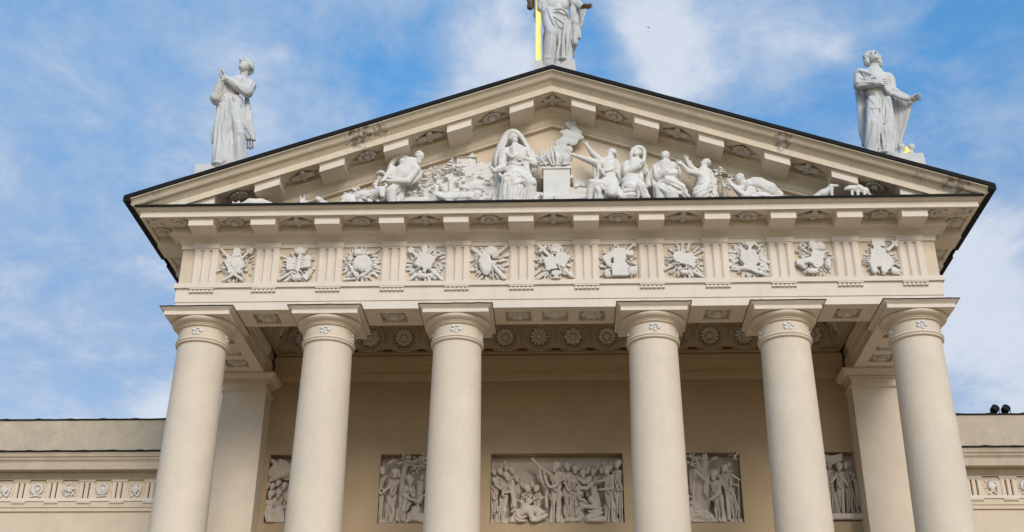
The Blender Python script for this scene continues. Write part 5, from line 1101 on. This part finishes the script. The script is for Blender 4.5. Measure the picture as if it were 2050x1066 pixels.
# ================================================================== wall reliefs behind the columns
YR = YW + .20
KB = (39.543 + YR) / (39.543 + 8.3)        # the drawing plane moved from 8.3 to the rear wall
def RE(cX, cZ, fw, crop):
    cx = [c * KB for c in cX]; cx[0] += .2338 * (1 - KB); cz = [c * KB for c in cZ]; cz[0] += 1.7 * (1 - KB); return Elev(tuple(cx), tuple(cz), YR, fw, crop)
VR = .026
def person(F, hx, hy, h, fx, fy, face=(0, 1, 0), d=.1, arms=(), hair='short', beard=False, w=1., seed=0, bare=False):
    """standing robed figure in relief: head centre, head height, foot centre (drawing units)"""
    g0 = len(F.ops); q = np.random.RandomState(int(abs(hx * 7 + hy + seed))); sx, sy = hx + (fx - hx) * .12, hy + h * .85; ww = h * .62 * w; hipx, hipy = hx + (fx - hx) * .5, hy + (fy - hy) * .48
    F.head((hx, hy, d + .2), h * 1.12, face, (0, 0, 1), hair, beard)
    F.cap((hx, hy + h * .4, d + .06), (sx, sy, d), h * .2, h * .24)
    F.cap((sx - ww * .8, sy + h * .12, d), (sx + ww * .8, sy + h * .12, d), h * .32, h * .32, fy=.8, k=.03)
    F.chain([(sx, sy + h * .3, d), (hipx, hipy, d)], [ww * .95, ww * .9], fy=.7, k=.02, fold=(.085, .17, (q.uniform(-.6, .6), 0, 1)))
    for s in (-1, 1):
        F.chain([(hipx + s * ww * .35, hipy, d + .03), (hipx * .45 + fx * .55 + s * ww * .5, (hipy + fy) / 2, d + .1), (fx + s * ww * .6, fy - h * .1, d + .03)], [ww * .62, ww * .46 if not bare else ww * .34, ww * .55 if not bare else ww * .25], k=.018, fold=(.10 if not bare else .012, .17, (.05 * s, 0, 1)))
        F.ell((fx + s * ww * .6, fy - h * .06, d + .16), (h * .2, h * .26, h * .12))
    F.swag([(sx - ww * .9, sy + h * .2, d + .15), (hipx, hipy - h * .3, d + .25), (hipx + ww * .9, hipy - h * .7, d + .1)], h * .1); F.swag([(sx + ww * .8, sy + h * .1, d + .15), (hipx, hipy - h * .9, d + .26), (hipx - ww * .8, hipy - h * .2, d + .12)], h * .09)
    F.swag([(hipx - ww * .6, hipy, d + .2), (fx - ww * .2, (hipy + fy) / 2, d + .24), (fx - ww * .5, fy - h * .2, d + .16)], h * .09); F.swag([(hipx + ww * .5, hipy, d + .2), (fx + ww * .3, (hipy + fy) / 2, d + .24), (fx + ww * .2, fy - h * .2, d + .16)], h * .09)
    for (ex, ey, px, py, dd) in arms:
        s = 1 if ex > sx else -1; F.chain([(sx + s * ww * .8, sy + h * .15, d), (ex, ey, d + dd * .6), (px, py, d + dd)], [h * .27, h * .23, h * .15], k=.02, fold=(.015, .1)); F.ell((px + (px - ex) * .12, py + (py - ey) * .12, d + dd), (h * .17, h * .12, h * .17), k=.02); F.chain([(px, py, d + dd), (px + (px - ex) * .28, py + (py - ey) * .28, d + dd)], [h * .10, h * .06], k=.01)
    F.groups.append((g0, len(F.ops))); return F
def bust(F, hx, hy, h, face=(0, 1, 0), d=0., beard=False, hair='short'):
    g0 = len(F.ops); F.head((hx, hy, d + .16), h * 1.1, face, (0, 0, 1), hair, beard); F.cap((hx - h * .3, hy + h * 1.05, d - .02), (hx + h * .35, hy + h * 1.05, d - .02), h * .46, h * .46, fy=.7, fold=(.06, .14, (.3, 0, 1)), k=.015); F.cap((hx, hy + h * 1.1, d - .05), (hx, hy + h * 2.2, d - .08), h * .6, h * .6, fy=.6, fold=(.05, .13, (.1, 0, 1))); F.groups.append((g0, len(F.ops))); return F
def canopy(F, pts, seed, sz=22):
    q = np.random.RandomState(seed)
    for (x, y, n, r) in pts:
        for _ in range(n): a, b = q.normal(size=2) * r * .5; F.ell((x + a, y + b, q.uniform(.05, .3)), (sz * q.uniform(.6, 1.1), sz * .7, sz * q.uniform(.5, .8)), k=.008, fold=(.02, .08, tuple(q.normal(size=3))))
def panel(E, x0, x1, y0, y1, build, label, depth=.62, seed=0):
    """recessed niche in the rear wall with the carved group in it"""
    a = E((x0, y1, -depth + .05)); b = E((x1, y0, -depth + .05)); A_, B_ = E((x0, y1, YR - YW)), E((x1, y0, YR - YW))
    cx, zb = (A_[0] + B_[0]) / 2, A_[2]; top = B_[2]; hw_ = (B_[0] - A_[0]) / 2
    o = empty('relief_panel', (cx, YW + depth, zb), label, 'relief', 'relief panels on the portico wall')
    bm = bmesh.new(); box(bm, -hw_, hw_, -.06, 0, 0, top - zb); obj('backing', bm, DUSTY, o)
    F = Fig(E, VR); F.k = .03; build(F)
    cl = ((cx - hw_ + .01, YW - .22, zb + .003), (cx + hw_ - .01, YW + depth - .05, top - .003)); rest = []; last = 0
    for (g0, g1) in F.groups + [(len(F.ops), len(F.ops))]:
        rest += F.ops[last:g0]; last = g1
        if g1 > g0:
            G = Fig(E, VR); G.ops = F.ops[g0:g1]
            lo_, hi_ = np.min([q[1] for q in G.ops], 0), np.max([q[2] for q in G.ops], 0)
            if hi_[0] > cl[0][0] + .1 and lo_[0] < cl[1][0] - .1: G.make('figure', DUSTY, o, clip=cl)
    F.ops = rest; F.make('carved_setting', DUSTY, o, clip=cl)
    return (cx - hw_, cx + hw_, zb, top)
holes = []
eC = RE((-22.720055, 0.020523, -0.000178), (36.498037, -7.6e-05, -0.021049), (.005, -.326), (970, 890, 6.269))
DB = -.15
def bC(F):
    F.box((910, 980, DB), (900, 60, 30), 0, .02)
    for (x, y, h, f, d) in ((112, 358, 84, (.6, .6, 0), -.12), (190, 350, 86, (.8, .4, 0), -.02), (207, 296, 74, (.3, .9, 0), -.18), (270, 312, 80, (-.4, .8, 0), -.15), (338, 335, 86, (.7, .6, -.1), -.08), (405, 442, 84, (.3, .8, 0), -.05)): bust(F, x, y, h, f, d)
    person(F, 275, 402, 92, 210, 985, (.8, .5, .0), .0, [(200, 560, 140, 520, .12), (330, 600, 260, 610, .2)], beard=True)
    person(F, 130, 470, 80, 120, 985, (.7, .6, 0), -.1, [(150, 640, 100, 540, .1)])
    F.cap((345, 480, .1), (380, 780, .1), 30, 40, fold=(.06, .12)); F.cap((470, 560, .12), (370, 830, .1), 7); F.cap((90, 400, .1), (92, 940, .1), 6)
    bust(F, 540, 555, 92, (.9, .3, 0), -.02); bust(F, 600, 520, 80, (.3, .8, .2), -.12); bust(F, 655, 560, 84, (-.2, .9, .1), -.12); person(F, 535, 560, 90, 500, 850, (.8, .4, 0), .06, [(560, 720, 620, 690, .2)]); person(F, 650, 570, 84, 650, 850, (-.3, .8, .2), .0, [(700, 690, 740, 670, .2)]); F.swag([(430, 700, .2), (520, 760, .25), (620, 700, .2)], 18)
    F.chain([(420, 900, .1), (520, 830, .15), (640, 830, .15), (730, 860, .15)], [64, 70, 60, 40], fold=(.035, .16, (1, 0, 0))); F.head((672, 895, .28), 88, (.4, .5, -.8), (.7, .2, .3), 'short'); F.chain([(580, 860, .25), (620, 970, .3), (780, 890, .3)], [40, 34, 22]); F.chain([(400, 900, .1), (360, 960, .15), (520, 975, .2)], [52, 48, 32], fold=(.06, .13)); F.swag([(400, 870, .3), (460, 920, .36), (540, 900, .32)], 16); F.swag([(390, 910, .3), (450, 960, .34), (530, 950, .3)], 15); F.swag([(340, 850, .2), (400, 820, .25), (440, 900, .25)], 18)
    person(F, 900, 285, 110, 890, 990, (-.6, .75, .1), .05, [(700, 300, 612, 195, .25), (900, 480, 990, 440, .25)], beard=True, w=1.1)
    F.chain([(690, 300, .15), (700, 420, .1), (770, 560, .1)], [36, 34, 26], fold=(.05, .12)); F.chain([(780, 540, .12), (785, 800, .1)], [26, 22], fold=(.05, .12)); F.swag([(740, 320, .25), (800, 520, .32), (900, 520, .3), (950, 400, .2)], 20)
    person(F, 1040, 288, 100, 1060, 970, (.4, .8, 0), -.05, [(1000, 420, 1000, 480, .2), (1120, 480, 1060, 460, .2)]); person(F, 1140, 325, 92, 1120, 900, (-.2, .8, -.3), -.08, [(1160, 480, 1230, 560, .2)])
    for (x, y, h, f, d) in ((1240, 372, 88, (-.5, .6, -.3), 0), (1302, 330, 76, (-.3, .8, 0), -.12), (1372, 352, 84, (-.5, .7, 0), -.08), (1430, 278, 72, (-.4, .8, 0), -.16), (1512, 262, 74, (-.2, .9, 0), -.16), (1620, 270, 70, (-.6, .6, 0), -.18), (985, 330, 60, (0, 1, 0), -.18)): bust(F, x, y, h, f, d, beard=(int(x) % 2 == 0))
    F.chain([(1190, 440, .12), (1250, 480, .2), (1330, 430, .15)], [30, 28, 30], fold=(.03, .1)); F.chain([(1160, 550, .1), (1280, 560, .18), (1360, 500, .1)], [26, 26, 30]); F.chain([(1180, 560, .08), (1180, 680, .08)], [30, 24], fold=(.05, .1))
    for (x, y, h, f, d) in ((250, 250, 66, (.4, .8, 0), -.22), (1090, 270, 66, (0, 1, 0), -.22), (1190, 300, 70, (-.3, .8, 0), -.2), (1480, 340, 80, (-.6, .6, 0), -.08), (1590, 250, 66, (-.3, .8, 0), -.22), (470, 520, 70, (.5, .7, 0), -.14), (1300, 470, 76, (-.5, .7, -.2), -.02), (1200, 640, 72, (.2, .8, -.2), -.06)): bust(F, x, y, h, f, d, hair='curly' if x % 4 == 0 else 'short')
    person(F, 1548, 322, 98, 1570, 985, (-.8, .45, 0), .05, [(1500, 460, 1410, 470, .2), (1600, 560, 1460, 570, .25)], beard=True); person(F, 1672, 258, 98, 1670, 985, (-.6, .7, 0), -.08, [(1690, 480, 1720, 560, .2)]); F.cap((1720, 500, .15), (1715, 960, .15), 8)
    F.head((1370, 585, .22), 96, (-.7, .6, -.2), (.1, 0, 1), 'long', True); F.chain([(1385, 660, .1), (1400, 760, .12), (1390, 860, .12)], [56, 54, 66], fold=(.03, .13)); F.chain([(1330, 690, .2), (1400, 790, .3), (1230, 775, .35)], [36, 34, 20]); F.chain([(1410, 870, .15), (1310, 930, .25), (1480, 960, .2)], [60, 54, 50], fold=(.08, .14, (1, 0, .2))); F.swag([(1300, 840, .3), (1380, 850, .34), (1470, 800, .2)], 20); F.swag([(1290, 890, .3), (1390, 890, .34), (1480, 850, .2)], 18)
    F.ell((1190, 890, 0), (76, 60, 96), fold=(.11, .16, (.4, 0, 1))); F.ell((1110, 955, .05), (110, 50, 40), fold=(.08, .12)); F.ell((1230, 770, 0), (44, 40, 70), fold=(.07, .12)); F.ell((1120, 860, -.05), (46, 40, 60), fold=(.08, .12)); F.swag([(1180, 700, .1), (1240, 700, .15), (1300, 760, .1)], 16)
holes.append(panel(eC, 81, 1738, 110, 985, bC, 'wide grey relief of a preaching man among a crowd, between the middle columns'))
eL = RE((-24.165959, 0.020747, 0.001085), (36.612622, -7.4e-05, -0.021168), (.143, -.326), (730, 890, 6.057))
def bL(F):
    F.box((640, 955, DB), (560, 60, 26), 0, .02)
    F.chain([(470, 950, -.05), (460, 430, -.02), (490, 270, 0), (540, 150, .05)], [46, 40, 32, 26], fold=(.03, .12)); F.chain([(490, 280, 0), (610, 200, .05), (700, 170, .05)], [24, 18, 12]); F.chain([(480, 300, 0), (430, 220, .03)], [18, 10]); canopy(F, [(430, 210, 14, 60), (560, 150, 16, 70), (600, 260, 20, 80), (690, 240, 16, 70), (700, 160, 14, 60), (480, 130, 8, 50), (800, 200, 24, 90), (310, 220, 6, 30)], 3)
    person(F, 212, 325, 84, 165, 955, (.7, .5, -.3), 0, [(190, 540, 250, 560, .2)], bare=True); person(F, 372, 360, 98, 290, 955, (-.2, .8, -.1), .0, [(300, 520, 230, 580, .2)], hair='curly'); person(F, 545, 435, 96, 430, 930, (.8, .4, -.2), .06, [(500, 640, 620, 690, .3), (560, 560, 580, 620, .25)], beard=True)
    bust(F, 698, 410, 66, (0, 1, 0), -.12); F.cap((670, 480, -.1), (660, 700, -.1), 50, 50, fold=(.05, .12)); F.chain([(600, 560, .1), (600, 650, .1)], [20, 18], fold=(.03, .1)); F.head((555, 720, .1), 60, (.3, .8, 0)); F.chain([(620, 800, .1), (600, 860, .15), (500, 940, .15)], [60, 60, 26], fold=(.04, .14)); F.chain([(690, 640, .1), (640, 720, .15), (590, 670, .25)], [26, 24, 18]); F.cap((560, 880, .1), (700, 900, .1), 60, 70, fold=(.05, .14))
    person(F, 820, 430, 92, 800, 955, (-.5, .7, 0), 0, [(780, 600, 720, 620, .2)]); person(F, 960, 400, 92, 950, 955, (-.6, .6, 0), -.05); bust(F, 890, 380, 80, (0, 1, 0), -.1); person(F, 1080, 420, 90, 1080, 955, (-.5, .7, 0), -.03)
holes.append(panel(eL, 152, 1160, 118, 955, bL, 'grey relief of robed men under a leafy tree, second panel from left', seed=1))
eR = RE((-21.213279, 0.020296, -0.001421), (36.382077, -7.8e-05, -0.020927), (-.131, -.325), (1360, 890, 6.057))
def bR(F):
    F.box((230, 950, DB), (560, 60, 26), 0, .02)
    F.ell((250, 480, -.12), (140, 50, 420), fold=(.08, .25, (.2, 0, 1))); F.chain([(280, 420, .0), (310, 260, .05), (310, 140, .08)], [60, 50, 36], fold=(.03, .14)); F.chain([(250, 360, 0), (200, 200, .05), (140, 150, .08)], [30, 26, 20]); F.chain([(320, 260, 0), (390, 190, .05)], [20, 12]); canopy(F, [(150, 170, 18, 70), (170, 240, 12, 50), (440, 185, 10, 60), (670, 140, 12, 60), (280, 190, 8, 40), (40, 200, 20, 80)], 8)
    person(F, 425, 372, 104, 500, 950, (-.75, .5, -.1), .08, [(300, 420, 205, 335, .3), (480, 600, 395, 660, .3)], beard=True); F.chain([(330, 410, .15), (330, 630, .12)], [44, 24], fold=(.06, .12)); F.chain([(470, 380, .05), (580, 560, .05), (600, 900, .05)], [34, 36, 34], fold=(.05, .14))
    person(F, 545, 295, 88, 700, 950, (-.5, .7, 0), -.04, [(620, 480, 690, 500, .2), (640, 380, 720, 430, .2)], bare=True, hair='long'); bust(F, 600, 260, 66, (-.3, .9, 0), -.16); F.cap((715, 430, .12), (725, 930, .12), 7); bust(F, 478, 310, 70, (-.2, .9, 0), -.14)
    F.head((160, 720, .2), 80, (.3, .6, .4)); F.chain([(190, 790, .1), (300, 860, .15), (420, 930, .1)], [70, 76, 50], fold=(.06, .14, (1, 0, -.4))); F.swag([(180, 800, .25), (260, 840, .3), (340, 820, .2)], 18); F.chain([(150, 800, .2), (160, 880, .25), (240, 860, .3)], [30, 26, 18]); F.cap((100, 920, .1), (300, 940, .1), 56, 56, fold=(.05, .14))
    person(F, 40, 430, 92, 30, 950, (.5, .7, 0), -.02, [(80, 600, 130, 640, .2)]); person(F, -90, 400, 92, -90, 950, (.6, .6, 0), 0); person(F, -200, 420, 90, -200, 950, (.5, .7, 0), -.04)
holes.append(panel(eR, -280, 726, 100, 948, bR, 'grey relief of a stooping robed man by a rock, second panel from right', seed=2))
eLL = RE((-25.261607, 0.020931, 0.002078), (36.706861, -7.5e-05, -0.021263), (.248, -.327), (500, 890, 6.056))
def bLL(F):
    F.box((560, 945, DB), (560, 60, 26), 0, .02); F.head((370, 215, .1), 70, (.2, .8, -.2)); F.chain([(270, 200, .1), (330, 260, .1), (240, 340, .15)], [26, 40, 30]); F.chain([(400, 260, .05), (300, 340, .1), (200, 400, .12)], [70, 50, 24], fold=(.05, .12))
    for k in range(5): F.swag([(200 + 60 * k, 470 - 20 * k, .05), (330 + 50 * k, 390 - 20 * k, .12), (470 + 50 * k, 250 + 10 * k, .1)], 26)
    F.ell((480, 330, -.05), (200, 40, 120), fold=(.06, .12, (.7, 0, .6)))
    for (x, y, h, d) in ((212, 510, 80, 0), (275, 520, 76, -.06), (345, 480, 74, -.1), (420, 510, 78, -.08), (172, 600, 78, .02), (260, 610, 84, .08), (352, 600, 82, .04), (500, 540, 80, -.05), (580, 520, 80, -.05), (460, 640, 84, .05)): bust(F, x, y, h, ((x % 5 - 2) * .2, .8, -.1), d, beard=x % 2 == 0)
    person(F, 660, 470, 92, 680, 950, (-.5, .7, 0), .05, [(600, 600, 560, 560, .2)]); person(F, 800, 450, 92, 800, 950, (-.5, .7, 0), 0)
    F.chain([(150, 700, .15), (260, 740, .2), (250, 690, .25)], [36, 34, 24], fold=(.03, .1)); F.chain([(130, 780, .1), (170, 860, .15), (220, 800, .2)], [30, 28, 20]); F.chain([(230, 800, .15), (250, 940, .15)], [60, 60], fold=(.06, .12)); F.chain([(300, 800, .2), (330, 940, .2)], [26, 20]); F.chain([(360, 800, .1), (370, 940, .1)], [60, 56], fold=(.06, .12)); F.chain([(160, 860, .15), (150, 945, .15)], [24, 26]); person(F, 480, 720, 70, 470, 950, (-.4, .8, 0), .1)
    F.cap((330, 770, .15), (430, 765, .15), 16)
holes.append(panel(eLL, 168, 960, 122, 950, bLL, 'grey relief of a dense crowd below a flying draped figure, leftmost panel', seed=3))
eRR = RE((-19.943127, 0.020107, -0.002418), (36.286502, -7.8e-05, -0.020827), (-.243, -.324), (1620, 890, 6.057))
def bRR(F):
    F.box((300, 905, -.05), (620, 120, 36), 0, .02)
    for k in range(4): F.swag([(150, 130 + 24 * k, .1), (270, 160 + 24 * k, .15), (400, 120 + 24 * k, .1)], 22)
    person(F, 365, 280, 86, 390, 850, (-.4, .7, -.3), .06, [(300, 420, 270, 470, .25), (420, 440, 460, 490, .2)], bare=True); person(F, 450, 265, 84, 500, 850, (-.6, .6, 0), -.02, [(540, 380, 520, 430, .2), (440, 440, 470, 480, .2)], bare=True); person(F, 240, 255, 80, 270, 850, (.2, .8, 0), -.02, [(200, 440, 250, 470, .2)], bare=True)
    F.cap((470, 380, .25), (600, 850, .2), 8); F.cap((280, 520, .25), (370, 870, .25), 9); F.chain([(560, 440, .05), (590, 740, .05)], [26, 22], fold=(.04, .1)); F.chain([(300, 620, .05), (350, 850, .05)], [36, 40], fold=(.05, .12))
    person(F, 100, 290, 84, 120, 860, (.4, .8, 0), 0); person(F, -40, 280, 84, -30, 860, (.4, .8, 0), 0); person(F, -160, 290, 84, -150, 860, (.5, .7, 0), 0)
holes.append(panel(eRR, -210, 572, 92, 935, bRR, 'grey relief of bare-legged standing soldiers, rightmost panel', seed=4))
# rear wall with the niches cut out
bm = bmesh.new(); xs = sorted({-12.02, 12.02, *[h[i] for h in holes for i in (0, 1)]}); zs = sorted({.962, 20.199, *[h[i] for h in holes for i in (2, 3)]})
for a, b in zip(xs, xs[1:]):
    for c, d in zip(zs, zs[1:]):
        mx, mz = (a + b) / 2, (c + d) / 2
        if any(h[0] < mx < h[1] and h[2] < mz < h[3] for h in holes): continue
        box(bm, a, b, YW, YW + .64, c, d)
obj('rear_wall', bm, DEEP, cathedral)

# ================================================================== floodlights on the right parapet
for k, x in enumerate((18.35, 18.80)):
    o = empty('floodlight', (x, YN + .1, 18.99), ('left' if k == 0 else 'right') + ' one of two small black floodlights on the right wing parapet', 'floodlight', 'floodlights on the wing parapet')
    bm = bmesh.new(); lathe(bm, [(.05, -.16), (.14, -.15), (.165, -.05), (.17, .12), (.155, .13), (.15, .09)], 20); obj('housing', bm, BLACK, o, (0, 0, .20), rot=(R_(70), 0, .2), smooth=40)
    bm = bmesh.new(); lathe(bm, [(.02, .085), (.149, .088), (.149, .075)], 20); obj('glass', bm, LENS, o, (0, 0, .20), rot=(R_(70), 0, .2), smooth=40)
    obj('bracket', B((-.19, -.172, -.02, .02, 0, .22), (.172, .19, -.02, .02, 0, .22), (-.172, .172, -.02, .02, 0, .02)), BLACK, o)

# ================================================================== one bird high up on the right
bd = empty('flying_bird', (7.75, 40.0, 64.3), 'tiny dark bird gliding in the white cloud right of the peak', 'bird')
G = Fig(Square((0, 0, 0), 1.), .03); G.k = .03
G.chain([(-.02, 0, -.32), (0, 0, 0), (0, .03, .3)], [.05, .10, .06]); G.ell((0, .05, .38), (.07, .09, .07)); G.chain([(0, .02, .08), (.35, .12, .12), (.75, .02, -.1)], [.07, .05, .02]); G.chain([(0, .02, .08), (-.35, .12, .12), (-.75, .02, -.1)], [.07, .05, .02]); G.tri((-.1, 0, -.55), (.1, 0, -.55), (0, 0, -.25), .02)
me = G.mesh('body', UMBER); o = obj('body', me, UMBER, bd, rot=(.5, .3, .6), scale=(.28, .28, .28))
